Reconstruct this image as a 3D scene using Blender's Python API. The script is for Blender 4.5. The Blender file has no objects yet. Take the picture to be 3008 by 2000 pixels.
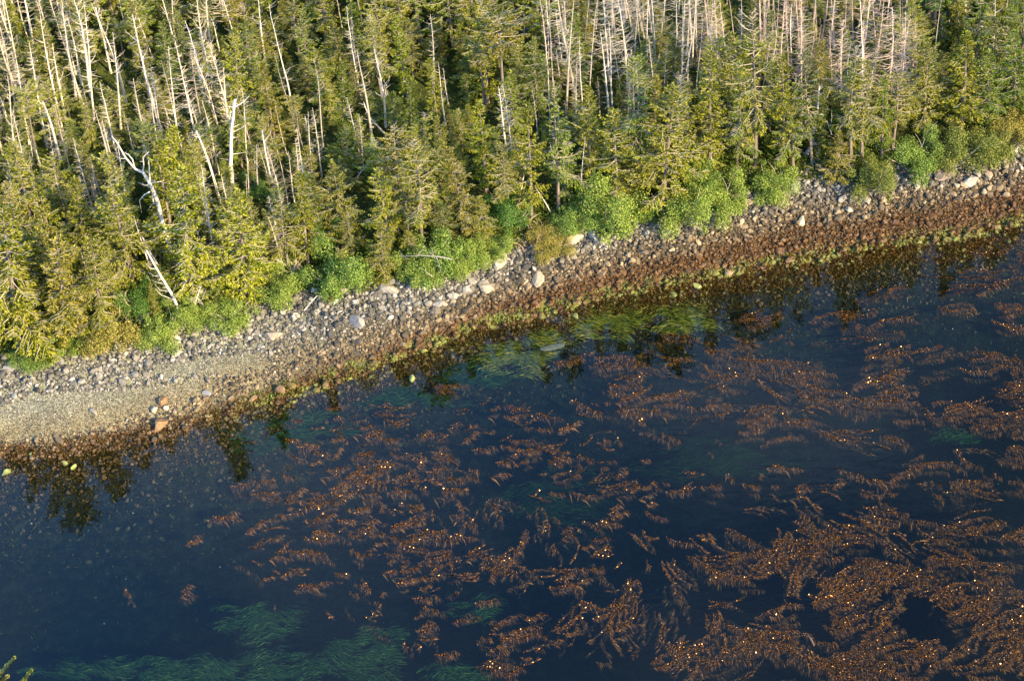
import bpy, math, random
import numpy as np
from mathutils import Vector, Matrix, Quaternion

random.seed(7)
rng = np.random.default_rng(7)
R = random.random
U = random.uniform
PI = math.pi

# ------------------------------------------------------------------ camera
CAM_H = 84.0
FPX = 6000.0                                  # focal length in photo pixels (3008 wide)
TH = math.atan(FPX / 7325.0)                  # downward tilt
ROLL = math.radians(4.67)
R0 = Vector((1, 0, 0)); U0 = Vector((0, math.sin(TH), math.cos(TH))); FW = Vector((0, math.cos(TH), -math.sin(TH)))
RC = math.cos(ROLL) * R0 - math.sin(ROLL) * U0
UC = math.sin(ROLL) * R0 + math.cos(ROLL) * U0
CAM = Vector((0, 0, CAM_H))
scene = bpy.context.scene
cd = bpy.data.cameras.new('camera'); cam = bpy.data.objects.new('camera', cd)
scene.collection.objects.link(cam)
cd.sensor_width = 36.0; cd.lens = 36.0 * FPX / 3008.0
cd.clip_start = 1.0; cd.clip_end = 8000.0
m = Matrix((RC, UC, -FW)).transposed().to_4x4(); m.translation = CAM
cam.matrix_world = m
scene.camera = cam

# ------------------------------------------------------------------ light
SUN_AZ = math.radians(138.0)                  # clockwise from +Y
SUN_EL = math.radians(24.0)
sun_dir = Vector((math.sin(SUN_AZ) * math.cos(SUN_EL), math.cos(SUN_AZ) * math.cos(SUN_EL), math.sin(SUN_EL)))
ld = bpy.data.lights.new('sun', 'SUN'); sun = bpy.data.objects.new('sun', ld)
scene.collection.objects.link(sun)
ld.energy = 5.0; ld.angle = math.radians(0.6); ld.color = (1.0, 0.82, 0.52)
sun.rotation_euler = sun_dir.to_track_quat('Z', 'Y').to_euler()
world = bpy.data.worlds.new('World'); scene.world = world; world.use_nodes = True
nt = world.node_tree; nt.nodes.clear()
wo = nt.nodes.new('ShaderNodeOutputWorld'); bg = nt.nodes.new('ShaderNodeBackground')
sky = nt.nodes.new('ShaderNodeTexSky'); sky.sky_type = 'NISHITA'; sky.sun_disc = False
sky.sun_elevation = SUN_EL; sky.sun_rotation = SUN_AZ; sky.air_density = 1.0; sky.dust_density = 0.6; sky.ozone_density = 2.0
wtc = nt.nodes.new('ShaderNodeTexCoord'); wmap = nt.nodes.new('ShaderNodeMapping'); wmap.inputs['Scale'].default_value = (5, 5, 9); wmap.inputs['Location'].default_value = (1.7, .4, 2.3)
wn = nt.nodes.new('ShaderNodeTexNoise'); wn.inputs['Scale'].default_value = 1.3; wn.inputs['Detail'].default_value = 5
wr = nt.nodes.new('ShaderNodeValToRGB'); wr.color_ramp.elements[0].position = 0.47; wr.color_ramp.elements[1].position = 0.72
wr.color_ramp.elements[1].color = (0.55, 0.55, 0.55, 1)
wm = nt.nodes.new('ShaderNodeMixRGB'); wm.inputs[2].default_value = (3.4, 4.6, 6.6, 1)
nt.links.new(wtc.outputs['Generated'], wmap.inputs[0]); nt.links.new(wmap.outputs[0], wn.inputs['Vector'])
nt.links.new(wn.outputs[0], wr.inputs[0]); nt.links.new(wr.outputs[0], wm.inputs[0])
# thin veil of high haze over the clear sky, a little thicker towards the west
wv = nt.nodes.new('ShaderNodeMixRGB'); wv.inputs[2].default_value = (.95, 3.5, 8.8, 1)
ws = nt.nodes.new('ShaderNodeSeparateXYZ'); wmr = nt.nodes.new('ShaderNodeMapRange')
wmr.inputs['From Min'].default_value = .28; wmr.inputs['From Max'].default_value = -.3; wmr.inputs['To Min'].default_value = .08; wmr.inputs['To Max'].default_value = 1.0
nt.links.new(wtc.outputs['Generated'], ws.inputs[0]); nt.links.new(ws.outputs[0], wmr.inputs['Value']); wmz = nt.nodes.new('ShaderNodeMapRange'); wmz.inputs['From Min'].default_value = .45; wmz.inputs['From Max'].default_value = .85; wmz.inputs['To Min'].default_value = 1.0; wmz.inputs['To Max'].default_value = .3
wmm = nt.nodes.new('ShaderNodeMath'); wmm.operation = 'MULTIPLY'
nt.links.new(ws.outputs[2], wmz.inputs['Value']); nt.links.new(wmz.outputs[0], wmm.inputs[0]); nt.links.new(wmr.outputs[0], wmm.inputs[1]); nt.links.new(wmm.outputs[0], wv.inputs[0])
nt.links.new(sky.outputs[0], wv.inputs[1]); nt.links.new(wv.outputs[0], wm.inputs[1]); nt.links.new(wm.outputs[0], bg.inputs[0])
bg.inputs[1].default_value = 0.15
nt.links.new(bg.outputs[0], wo.inputs[0])
vs = scene.view_settings
vs.view_transform = 'Standard'; vs.look = 'None'; vs.exposure = 1.2; vs.gamma = 1.0; vs.use_curve_mapping = False
cy = scene.cycles
cy.max_bounces = 7; cy.diffuse_bounces = 2; cy.glossy_bounces = 2; cy.transmission_bounces = 2
cy.transparent_max_bounces = 12; cy.volume_bounces = 0; cy.use_denoising = True
cy.sample_clamp_indirect = 4.0; cy.sample_clamp_direct = 0.0
cy.caustics_reflective = False; cy.caustics_refractive = False

# ------------------------------------------------------------------ pixel <-> place
def ray(px, py):
    return FW + RC * ((px - 1504.0) / FPX) - UC * ((py - 1000.0) / FPX)
def at_z(px, py, z=0.0):
    d = ray(px, py); t = (z - CAM_H) / d.z
    return CAM + d * t
def at_y(px, py, y):
    d = ray(px, py); return CAM + d * (y / d.y)
def proj(p):
    v = Vector(p) - CAM; w = v.dot(FW)
    return 1504 + FPX * v.dot(RC) / w, 1000 - FPX * v.dot(UC) / w
def proj_np(P):
    v = P - np.array(CAM); w = v @ np.array(FW)
    return 1504 + FPX * (v @ np.array(RC)) / w, 1000 - FPX * (v @ np.array(UC)) / w

# ------------------------------------------------------------------ land form
ZT = 2.1
WATERLINE = [(-500, 1340), (-200, 1325), (0, 1318), (160, 1312), (330, 1285), (510, 1245), (640, 1205), (790, 1160), (900, 1125), (1020, 1090), (1150, 1040),
             (1280, 1000), (1400, 950), (1595, 910), (1790, 855), (1990, 822), (2140, 790), (2250, 770), (2420, 740), (2615, 702),
             (2760, 692), (2885, 670), (3008, 632), (3200, 600), (3500, 545)]
TREELINE = [(-500, 1100), (-200, 1080), (0, 1062), (180, 1040), (330, 1015), (420, 970), (550, 938), (665, 912), (790, 868), (900, 845), (970, 855),
            (1070, 838), (1190, 818), (1330, 790), (1400, 765), (1505, 715), (1610, 690), (1760, 665), (1865, 632), (1990, 638),
            (2145, 582), (2245, 556), (2335, 520), (2460, 520), (2550, 530), (2655, 485), (2740, 472), (2845, 446), (3008, 408), (3200, 370), (3500, 310)]
_w = np.array([tuple(at_z(a, b, 0))[:2] for a, b in WATERLINE]); _t = np.array([tuple(at_z(a, b, ZT))[:2] for a, b in TREELINE])
def _interp(x, A):
    y = np.interp(x, A[:, 0], A[:, 1])
    sl = 0.16
    y = np.where(x < A[0, 0], A[0, 1] + (x - A[0, 0]) * sl, y)
    y = np.where(x > A[-1, 0], A[-1, 1] + (x - A[-1, 0]) * sl, y)
    return y
def shore_y(x): return _interp(np.asarray(x, float), _w)
def tree_y(x): return _interp(np.asarray(x, float), _t)
def bumps(x, y):
    return (np.sin(x * .31 + 1.3) * np.cos(y * .27 + .4) * .5 + np.sin(x * .83 + y * .41) * .25 + np.sin(x * 1.9 - y * 1.3 + 2) * .12
            + np.sin(x * .07 + y * .05) * 1.0)
def ground_z(x, y):
    x = np.asarray(x, float); y = np.asarray(y, float)
    ys = shore_y(x); yt = np.maximum(tree_y(x), ys + 2.0)
    d = y - ys; w = yt - ys
    b = bumps(x, y)
    under = -2.8 * (1 - np.exp(-(np.maximum(-d, 0) / 13.0) ** 1.45)) - .05 * np.clip(-d, 0, 1) + 0.12 * b * np.clip(-d / 4, 0, 1)
    rag = .07 * np.sin(x * 1.3 + 2 * np.sin(x * .37)) + .06 * np.sin(x * 2.9 + y * 1.7) + .05 * np.sin(x * 5.1 - y * 2.2); edge = np.exp(-(d / 1.6) ** 2)
    under = under + rag * edge; beach = ZT * np.clip(d / w, 0, 1) ** 0.92 + 0.05 * b * np.clip(d, 0, 1) + rag * edge
    g = np.clip(d - w, 0, 400)
    bank = 0.35 * np.clip(g / 0.8, 0, 1)
    forest = bank + 0.22 * g + 0.55 * (b + .3) * np.clip(g / 8, 0, 1)
    z = np.where(d < 0, under, beach + forest)
    near = -3.2 + (67.0 - y) * 0.45
    z = np.where(y < 74, np.maximum(z, np.minimum(near, 5.0)), z)
    return z
def gz(x, y): return float(ground_z(x, y))
def on_ground(px, py):
    z = 1.0
    for _ in range(40):
        p = at_z(px, py, z); z = z * .4 + gz(p.x, p.y) * .6
    p.z = gz(p.x, p.y)
    return p

# ------------------------------------------------------------------ materials
def mat(name):
    mt = bpy.data.materials.new(name); mt.use_nodes = True
    t = mt.node_tree; t.nodes.clear()
    return mt, t, t.nodes.new('ShaderNodeOutputMaterial')
def N(t, typ, **kw):
    n = t.nodes.new(typ)
    for k, v in kw.items():
        if k in ('operation', 'blend_type', 'data_type', 'interpolation_type', 'feature', 'attribute_name'): setattr(n, k, v)
        else: n.inputs[k.replace('_', ' ')].default_value = v
    return n
def ramp(t, src, stops):
    r = t.nodes.new('ShaderNodeValToRGB'); e = r.color_ramp.elements
    while len(e) < len(stops): e.new(0.5)
    for i, (p, c) in enumerate(stops):
        e[i].position = p; e[i].color = (*c, 1)
    t.links.new(src, r.inputs[0]); return r.outputs[0]
def mixc(t, fac, a, b, mode='MIX'):
    n = t.nodes.new('ShaderNodeMixRGB'); n.blend_type = mode
    for i, s in ((0, fac), (1, a), (2, b)):
        if isinstance(s, (int, float)): n.inputs[i].default_value = s
        elif isinstance(s, tuple): n.inputs[i].default_value = (*s, 1)
        else: t.links.new(s, n.inputs[i])
    return n.outputs[0]
def math_n(t, op, a, b=0.0, clamp=False):
    n = t.nodes.new('ShaderNodeMath'); n.operation = op; n.use_clamp = clamp
    for i, s in ((0, a), (1, b)):
        if isinstance(s, (int, float)): n.inputs[i].default_value = s
        else: t.links.new(s, n.inputs[i])
    return n.outputs[0]
def pos_noise(t, scale, detail=4, rough=.6):
    g = t.nodes.new('ShaderNodeNewGeometry')
    n = t.nodes.new('ShaderNodeTexNoise'); n.inputs['Scale'].default_value = scale
    n.inputs['Detail'].default_value = detail; n.inputs['Roughness'].default_value = rough
    t.links.new(g.outputs['Position'], n.inputs['Vector']); return n.outputs[0]
def pos_z(t):
    g = t.nodes.new('ShaderNodeNewGeometry'); s = t.nodes.new('ShaderNodeSeparateXYZ')
    t.links.new(g.outputs['Position'], s.inputs[0]); return s.outputs

def foliage_mat(name, stops, trans=0.3, island=True):
    mt, t, out = mat(name)
    g = t.nodes.new('ShaderNodeNewGeometry'); oi = t.nodes.new('ShaderNodeObjectInfo')
    c = ramp(t, g.outputs['Random Per Island'], stops)
    c = mixc(t, 1.0, c, oi.outputs['Color'], 'MULTIPLY')
    d = t.nodes.new('ShaderNodeBsdfDiffuse'); tr = t.nodes.new('ShaderNodeBsdfTranslucent'); mx = t.nodes.new('ShaderNodeMixShader')
    t.links.new(c, d.inputs[0]); t.links.new(c, tr.inputs[0]); mx.inputs[0].default_value = trans
    t.links.new(d.outputs[0], mx.inputs[1]); t.links.new(tr.outputs[0], mx.inputs[2]); t.links.new(mx.outputs[0], out.inputs[0])
    return mt
M = {}
M['needles'] = foliage_mat('conifer_needles', [(0, (.018, .03, .005)), (.3, (.115, .138, .013)), (.65, (.31, .31, .03)), (1, (.52, .48, .09))], .28)
M['leaves'] = foliage_mat('broad_leaves', [(0, (.085, .135, .025)), (.5, (.22, .32, .058)), (1, (.38, .46, .12))], .35)
M['moss'] = foliage_mat('moss_leaves', [(0, (.03, .05, .01)), (.6, (.12, .16, .022)), (1, (.24, .26, .05))], .3)
M['eelgrass'] = foliage_mat('eelgrass_blades', [(0, (.012, .065, .012)), (.6, (.03, .15, .022)), (1, (.09, .26, .04))], .2)
M['weed'] = foliage_mat('rockweed_fronds', [(0, (.014, .007, .002)), (.6, (.085, .042, .010)), (1, (.22, .115, .024))], .15)
M['bottomweed'] = foliage_mat('sea_bottom_weed', [(0, (.02, .012, .004)), (.6, (.085, .052, .013)), (1, (.17, .12, .035))], .15)
M['algae'] = foliage_mat('sea_lettuce', [(0, (.09, .12, .02)), (.6, (.22, .30, .05)), (1, (.36, .42, .09))], .2)

def wood_mat(name, a, b, c):
    mt, t, out = mat(name)
    tc = t.nodes.new('ShaderNodeTexCoord'); mp = t.nodes.new('ShaderNodeMapping'); mp.inputs['Scale'].default_value = (9, 9, 1.2)
    n = t.nodes.new('ShaderNodeTexNoise'); n.inputs['Scale'].default_value = 1.6; n.inputs['Detail'].default_value = 5
    t.links.new(tc.outputs['Object'], mp.inputs[0]); t.links.new(mp.outputs[0], n.inputs['Vector'])
    col = ramp(t, n.outputs[0], [(.3, a), (.5, b), (.72, c)])
    oi = t.nodes.new('ShaderNodeObjectInfo'); col = mixc(t, 1.0, col, oi.outputs['Color'], 'MULTIPLY')
    p = t.nodes.new('ShaderNodeBsdfPrincipled'); p.inputs['Roughness'].default_value = .85; p.inputs['Specular IOR Level'].default_value = .2
    t.links.new(col, p.inputs['Base Color'])
    bm = t.nodes.new('ShaderNodeBump'); bm.inputs['Strength'].default_value = .5; bm.inputs['Distance'].default_value = .03
    t.links.new(n.outputs[0], bm.inputs['Height']); t.links.new(bm.outputs[0], p.inputs['Normal'])
    t.links.new(p.outputs[0], out.inputs[0]); return mt
M['bleached'] = wood_mat('bleached_wood', (.34, .28, .22), (.56, .49, .40), (.72, .65, .54))
M['bark'] = wood_mat('conifer_bark', (.07, .05, .035), (.19, .145, .105), (.34, .28, .21))
M['twigs'] = wood_mat('lichen_twigs', (.26, .21, .14), (.48, .41, .30), (.62, .54, .41))

def shore_color(t, base, is_ground=False):
    """tide zonation by height: green algae at the water's edge, brown rockweed, tan, then bare grey"""
    xyz = pos_z(t)
    n1 = pos_noise(t, .35, 3); n2 = pos_noise(t, 2.2, 4)
    h = math_n(t, 'ADD', xyz[2], math_n(t, 'MULTIPLY', math_n(t, 'SUBTRACT', n2, .5), .7))
    h = math_n(t, 'ADD', h, math_n(t, 'MULTIPLY', math_n(t, 'SUBTRACT', n1, .5), .5))
    # the weed band is wider towards the right end of the beach
    mr = t.nodes.new('ShaderNodeMapRange'); mr.inputs['From Min'].default_value = -22; mr.inputs['From Max'].default_value = 22
    mr.inputs['To Min'].default_value = .10; mr.inputs['To Max'].default_value = .98; mr.inputs['From Max'].default_value = 14; t.links.new(xyz[0], mr.inputs['Value'])
    weed_top = mr.outputs[0]
    f = math_n(t, 'DIVIDE', math_n(t, 'SUBTRACT', math_n(t, 'ADD', weed_top, .18), h), .34, True)
    g = t.nodes.new('ShaderNodeNewGeometry')
    brown = ramp(t, pos_noise(t, 9, 4), [(.34, (.012, .006, .002)), (.5, (.085, .036, .007)), (.68, (.21, .095, .017))])
    tanf = math_n(t, 'DIVIDE', math_n(t, 'SUBTRACT', math_n(t, 'ADD', weed_top, .95), h), .6, True)
    tan = mixc(t, 1.0, base, (.95, .76, .52), 'MULTIPLY')
    c = mixc(t, tanf, base, tan)
    fw = math_n(t, 'MULTIPLY', f, .96)
    c = mixc(t, fw, c, brown)
    # green algae close to the waterline
    ga = math_n(t, 'SUBTRACT', 1.0, math_n(t, 'DIVIDE', math_n(t, 'ABSOLUTE', math_n(t, 'SUBTRACT', xyz[2], .05)), .30), True)
    gn = ramp(t, pos_noise(t, 1.1, 3), [(.42, (0, 0, 0)), (.56, (1, 1, 1))])
    gm = math_n(t, 'MULTIPLY', ga, gn)
    mg = t.nodes.new('ShaderNodeMapRange'); mg.inputs['From Min'].default_value = -21; mg.inputs['From Max'].default_value = -12; t.links.new(xyz[0], mg.inputs['Value'])
    gm = math_n(t, 'MULTIPLY', gm, math_n(t, 'MULTIPLY', mg.outputs[0], .88), True)
    c = mixc(t, gm, c, (.20, .22, .035))
    return c, f
def stone_mat():
    mt, t, out = mat('beach_stone')
    g = t.nodes.new('ShaderNodeNewGeometry'); oi = t.nodes.new('ShaderNodeObjectInfo')
    r = math_n(t, 'FRACT', math_n(t, 'ADD', g.outputs['Random Per Island'], oi.outputs['Random']))
    base = ramp(t, r, [(0, (.05, .047, .045)), (.25, (.095, .088, .076)), (.5, (.165, .15, .124)), (.75, (.25, .226, .184)), (.93, (.37, .335, .28)), (1, (.54, .51, .45))])
    mott = ramp(t, pos_noise(t, 12, 5, .7), [(.3, (.62, .60, .58)), (.62, (1.1, 1.08, 1.05))])
    base = mixc(t, 1.0, base, mott, 'MULTIPLY')
    base = mixc(t, 1.0, base, oi.outputs['Color'], 'MULTIPLY')
    c, f = shore_color(t, base)
    p = t.nodes.new('ShaderNodeBsdfPrincipled'); t.links.new(c, p.inputs['Base Color'])
    t.links.new(math_n(t, 'SUBTRACT', .85, math_n(t, 'MULTIPLY', f, .3)), p.inputs['Roughness'])
    bm = t.nodes.new('ShaderNodeBump'); bm.inputs['Strength'].default_value = .6; bm.inputs['Distance'].default_value = .05
    t.links.new(pos_noise(t, 14, 5, .7), bm.inputs['Height']); t.links.new(bm.outputs[0], p.inputs['Normal'])
    t.links.new(p.outputs[0], out.inputs[0]); return mt
M['stone'] = stone_mat()
def boulder_mat():
    mt, t, out = mat('boulder_rock')
    oi = t.nodes.new('ShaderNodeObjectInfo')
    base = ramp(t, pos_noise(t, 4, 6, .7), [(.28, (.42, .40, .37)), (.5, (.8, .77, .72)), (.7, (1.1, 1.06, 1.0))])
    c = mixc(t, 1.0, base, oi.outputs['Color'], 'MULTIPLY')
    p = t.nodes.new('ShaderNodeBsdfPrincipled'); t.links.new(c, p.inputs['Base Color']); p.inputs['Roughness'].default_value = .85
    bm = t.nodes.new('ShaderNodeBump'); bm.inputs['Strength'].default_value = .7; bm.inputs['Distance'].default_value = .06
    t.links.new(pos_noise(t, 7, 6, .7), bm.inputs['Height']); t.links.new(bm.outputs[0], p.inputs['Normal'])
    t.links.new(p.outputs[0], out.inputs[0]); return mt
M['boulder'] = boulder_mat()
def beach_mat():
    mt, t, out = mat('beach_gravel')
    v = t.nodes.new('ShaderNodeTexVoronoi'); v.inputs['Scale'].default_value = 14; g = t.nodes.new('ShaderNodeNewGeometry')
    t.links.new(g.outputs['Position'], v.inputs['Vector'])
    s = t.nodes.new('ShaderNodeSeparateXYZ'); t.links.new(v.outputs['Color'], s.inputs[0])
    base = ramp(t, s.outputs[0], [(0, (.10, .098, .06)), (.5, (.225, .215, .135)), (.85, (.33, .31, .205)), (1, (.48, .46, .34))])
    big = ramp(t, pos_noise(t, .5, 4), [(.35, (.78, .80, .74)), (.62, (1.08, 1.04, .98))])
    base = mixc(t, 1.0, base, big, 'MULTIPLY')
    c, f = shore_color(t, base)
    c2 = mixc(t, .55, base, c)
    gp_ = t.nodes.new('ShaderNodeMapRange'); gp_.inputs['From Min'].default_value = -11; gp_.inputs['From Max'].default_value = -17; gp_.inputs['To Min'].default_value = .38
    t.links.new(pos_z(t)[0], gp_.inputs['Value']); c2 = mixc(t, gp_.outputs[0], (.035, .03, .024), c2)  # gap shade between stones put into the ground colour outside the gravel bar
    p = t.nodes.new('ShaderNodeBsdfPrincipled'); t.links.new(c2, p.inputs['Base Color']); p.inputs['Roughness'].default_value = .9
    bm = t.nodes.new('ShaderNodeBump'); bm.inputs['Strength'].default_value = .8; bm.inputs['Distance'].default_value = .05
    t.links.new(v.outputs['Distance'], bm.inputs['Height']); bm.invert = True
    t.links.new(bm.outputs[0], p.inputs['Normal']); t.links.new(p.outputs[0], out.inputs[0]); return mt
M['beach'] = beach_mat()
def simple_ground(name, scale, stops, bump):
    mt, t, out = mat(name)
    a = pos_noise(t, scale, 8, .7)
    c = ramp(t, a, stops)
    p = t.nodes.new('ShaderNodeBsdfPrincipled'); t.links.new(c, p.inputs['Base Color']); p.inputs['Roughness'].default_value = .95
    p.inputs['Specular IOR Level'].default_value = .1
    bm = t.nodes.new('ShaderNodeBump'); bm.inputs['Strength'].default_value = .9; bm.inputs['Distance'].default_value = bump
    t.links.new(pos_noise(t, scale * 3, 6, .7), bm.inputs['Height']); t.links.new(bm.outputs[0], p.inputs['Normal'])
    t.links.new(p.outputs[0], out.inputs[0]); return mt
M['forest'] = simple_ground('forest_moss', 1.2, [(.3, (.022, .026, .009)), (.5, (.05, .06, .014)), (.7, (.10, .11, .025))], .15)
M['seabed'] = simple_ground('seabed_weed', 1.6, [(.3, (.007, .007, .004)), (.5, (.020, .017, .009)), (.62, (.038, .032, .016)), (.78, (.07, .065, .04))], .1)

def water_mat():
    mt, t, out = mat('calm_sea_water')
    fr = t.nodes.new('ShaderNodeFresnel'); gb = t.nodes.new('ShaderNodeNewGeometry'); mi = t.nodes.new('ShaderNodeMapRange'); mi.inputs['To Min'].default_value = 1.42; mi.inputs['To Max'].default_value = 1 / 1.42
    t.links.new(gb.outputs['Backfacing'], mi.inputs['Value']); t.links.new(mi.outputs[0], fr.inputs['IOR'])
    gl = t.nodes.new('ShaderNodeBsdfGlossy'); gl.inputs['Roughness'].default_value = .012
    tr = t.nodes.new('ShaderNodeBsdfTransparent'); tr.inputs[0].default_value = (.93, .96, .95, 1)
    g = t.nodes.new('ShaderNodeNewGeometry'); mp = t.nodes.new('ShaderNodeMapping'); mp.inputs['Scale'].default_value = (.5, 1.1, 1)
    n = t.nodes.new('ShaderNodeTexNoise'); n.inputs['Scale'].default_value = 1.5; n.inputs['Detail'].default_value = 3
    t.links.new(g.outputs['Position'], mp.inputs[0]); t.links.new(mp.outputs[0], n.inputs['Vector'])
    bm = t.nodes.new('ShaderNodeBump'); bm.inputs['Strength'].default_value = .10; bm.inputs['Distance'].default_value = .06
    t.links.new(n.outputs[0], bm.inputs['Height'])
    t.links.new(bm.outputs[0], fr.inputs['Normal']); t.links.new(bm.outputs[0], gl.inputs['Normal'])
    mx = t.nodes.new('ShaderNodeMixShader'); t.links.new(fr.outputs[0], mx.inputs[0])
    t.links.new(tr.outputs[0], mx.inputs[1]); t.links.new(gl.outputs[0], mx.inputs[2]); t.links.new(mx.outputs[0], out.inputs[0])
    va = t.nodes.new('ShaderNodeVolumeAbsorption'); va.inputs['Color'].default_value = (.25, .52, .50, 1); va.inputs['Density'].default_value = .5
    t.links.new(va.outputs[0], out.inputs['Volume'])
    return mt
M['water'] = water_mat()
def glossy_mat(name, stops, rough, spec=.5, tint=(1, 1, 1)):
    mt, t, out = mat(name)
    g = t.nodes.new('ShaderNodeNewGeometry'); oi = t.nodes.new('ShaderNodeObjectInfo')
    c = ramp(t, g.outputs['Random Per Island'], stops); c = mixc(t, 1.0, c, oi.outputs['Color'], 'MULTIPLY')
    p = t.nodes.new('ShaderNodeBsdfPrincipled'); t.links.new(c, p.inputs['Base Color']); p.inputs['Roughness'].default_value = rough
    p.inputs['Specular IOR Level'].default_value = spec; p.inputs['Specular Tint'].default_value = (*tint, 1)
    t.links.new(p.outputs[0], out.inputs[0]); return mt
M['kelp'] = glossy_mat('kelp_fronds', [(0, (.005, .0022, .0007)), (.5, (.038, .0150, .0026)), (1, (.19, .080, .013))], .4, .1)
M['bladder'] = glossy_mat('kelp_bladders', [(0, (.014, .0055, .0015)), (.6, (.08, .030, .006)), (1, (.26, .10, .02))], .27, 1.0, (1.0, .6, .3))

# ------------------------------------------------------------------ mesh helpers
class MB:
    def __init__(s): s.v = []; s.f = []; s.smooth = False
    def tri(s, a, b, c):
        i = len(s.v); s.v += [a, b, c]; s.f.append((i, i + 1, i + 2))
    def quad(s, a, b, c, d):
        i = len(s.v); s.v += [a, b, c, d]; s.f.append((i, i + 1, i + 2, i + 3))
    def tube(s, pts, rads, n=5, cap=True):
        base = len(s.v); pts = [Vector(p) for p in pts]
        side = None
        for k, p in enumerate(pts):
            d = (pts[min(k + 1, len(pts) - 1)] - pts[max(k - 1, 0)])
            if d.length < 1e-9: d = Vector((0, 0, 1))
            d.normalize()
            if side is None: side = d.orthogonal().normalized()
            side = (side - d * side.dot(d))
            side = side.normalized() if side.length > 1e-6 else d.orthogonal().normalized()
            up = d.cross(side)
            for j in range(n):
                a = 2 * PI * j / n
                s.v.append(tuple(p + (side * math.cos(a) + up * math.sin(a)) * rads[k]))
        for k in range(len(pts) - 1):
            for j in range(n):
                a = base + k * n + j; b = base + k * n + (j + 1) % n
                s.f.append((a, b, b + n, a + n))
        if cap: s.f.append(tuple(base + (len(pts) - 1) * n + j for j in range(n)))
    def mesh(s, name, mt, smooth=False):
        me = bpy.data.meshes.new(name)
        lt = np.array([len(f) for f in s.f], np.int32); loops = np.fromiter((i for f in s.f for i in f), np.int32)
        fill(me, np.array([tuple(v) for v in s.v], np.float32), loops, lt, smooth)
        me.materials.append(mt); return me
def fill(me, V, loops, lt, smooth=False):
    me.vertices.add(len(V)); me.vertices.foreach_set('co', np.ascontiguousarray(V, np.float32).ravel())
    me.loops.add(len(loops)); me.loops.foreach_set('vertex_index', loops.astype(np.int32))
    me.polygons.add(len(lt)); ls = np.zeros(len(lt), np.int32); ls[1:] = np.cumsum(lt)[:-1]
    me.polygons.foreach_set('loop_start', ls); me.polygons.foreach_set('loop_total', lt.astype(np.int32))
    me.polygons.foreach_set('use_smooth', np.full(len(lt), smooth)); me.update(calc_edges=True)
def np_mesh(name, V, F, mt, smooth=False):
    me = bpy.data.meshes.new(name); F = np.asarray(F, np.int32)
    fill(me, V, F.ravel(), np.full(len(F), F.shape[1]), smooth); me.materials.append(mt); return me
COL = scene.collection
def obj(name, me, parent=None, loc=None, color=None):
    o = bpy.data.objects.new(name, me); COL.objects.link(o)
    if parent: o.parent = parent
    if loc is not None: o.location = loc
    if color: o.color = (*color, 1)
    return o
def tag(o, label=None, cat=None, group=None, kind=None):
    if label: o['label'] = label
    if cat: o['category'] = cat
    if group: o['group'] = group
    if kind: o['kind'] = kind
    return o

# ------------------------------------------------------------------ ground sheet, split by zone
def axis(lo, hi, step, far):
    a = list(np.arange(lo, hi + step, step)); s = step; x = a[-1]
    while x < far: s *= 1.35; x += s; a.append(x)
    s = step; x = a[0]; pre = []
    while x > -far: s *= 1.35; x -= s; pre.append(x)
    return np.array(pre[::-1] + a)
gx = axis(-42, 48, .5, 4000); gy = axis(52, 165, .5, 4000)
GX, GY = np.meshgrid(gx, gy); GZ = ground_z(GX, GY)
nx, ny = len(gx), len(gy)
V = np.stack([GX.ravel(), GY.ravel(), GZ.ravel()], 1)
I = np.arange(nx * ny).reshape(ny, nx)
Q = np.stack([I[:-1, :-1].ravel(), I[:-1, 1:].ravel(), I[1:, 1:].ravel(), I[1:, :-1].ravel()], 1)
cx_, cy_ = V[Q, 0].mean(1), V[Q, 1].mean(1)
sy, ty = shore_y(cx_), np.maximum(tree_y(cx_), shore_y(cx_) + 2)
zone = np.where(cy_ < sy - .8, 0, np.where(cy_ < ty + .2, 1, 2)); zone[(cy_ < 62)] = 2
structs = {}
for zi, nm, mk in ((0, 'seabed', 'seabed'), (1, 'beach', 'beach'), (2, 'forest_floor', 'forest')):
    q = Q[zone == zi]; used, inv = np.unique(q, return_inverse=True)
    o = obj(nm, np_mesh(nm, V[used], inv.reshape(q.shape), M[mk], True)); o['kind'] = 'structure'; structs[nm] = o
o = obj('water', np_mesh('water', np.array([(-4000, -4000, 0), (4000, -4000, 0), (4000, 4000, 0), (-4000, 4000, 0)], float), [(0, 1, 2, 3)], M['water']))
o['kind'] = 'structure'

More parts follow.
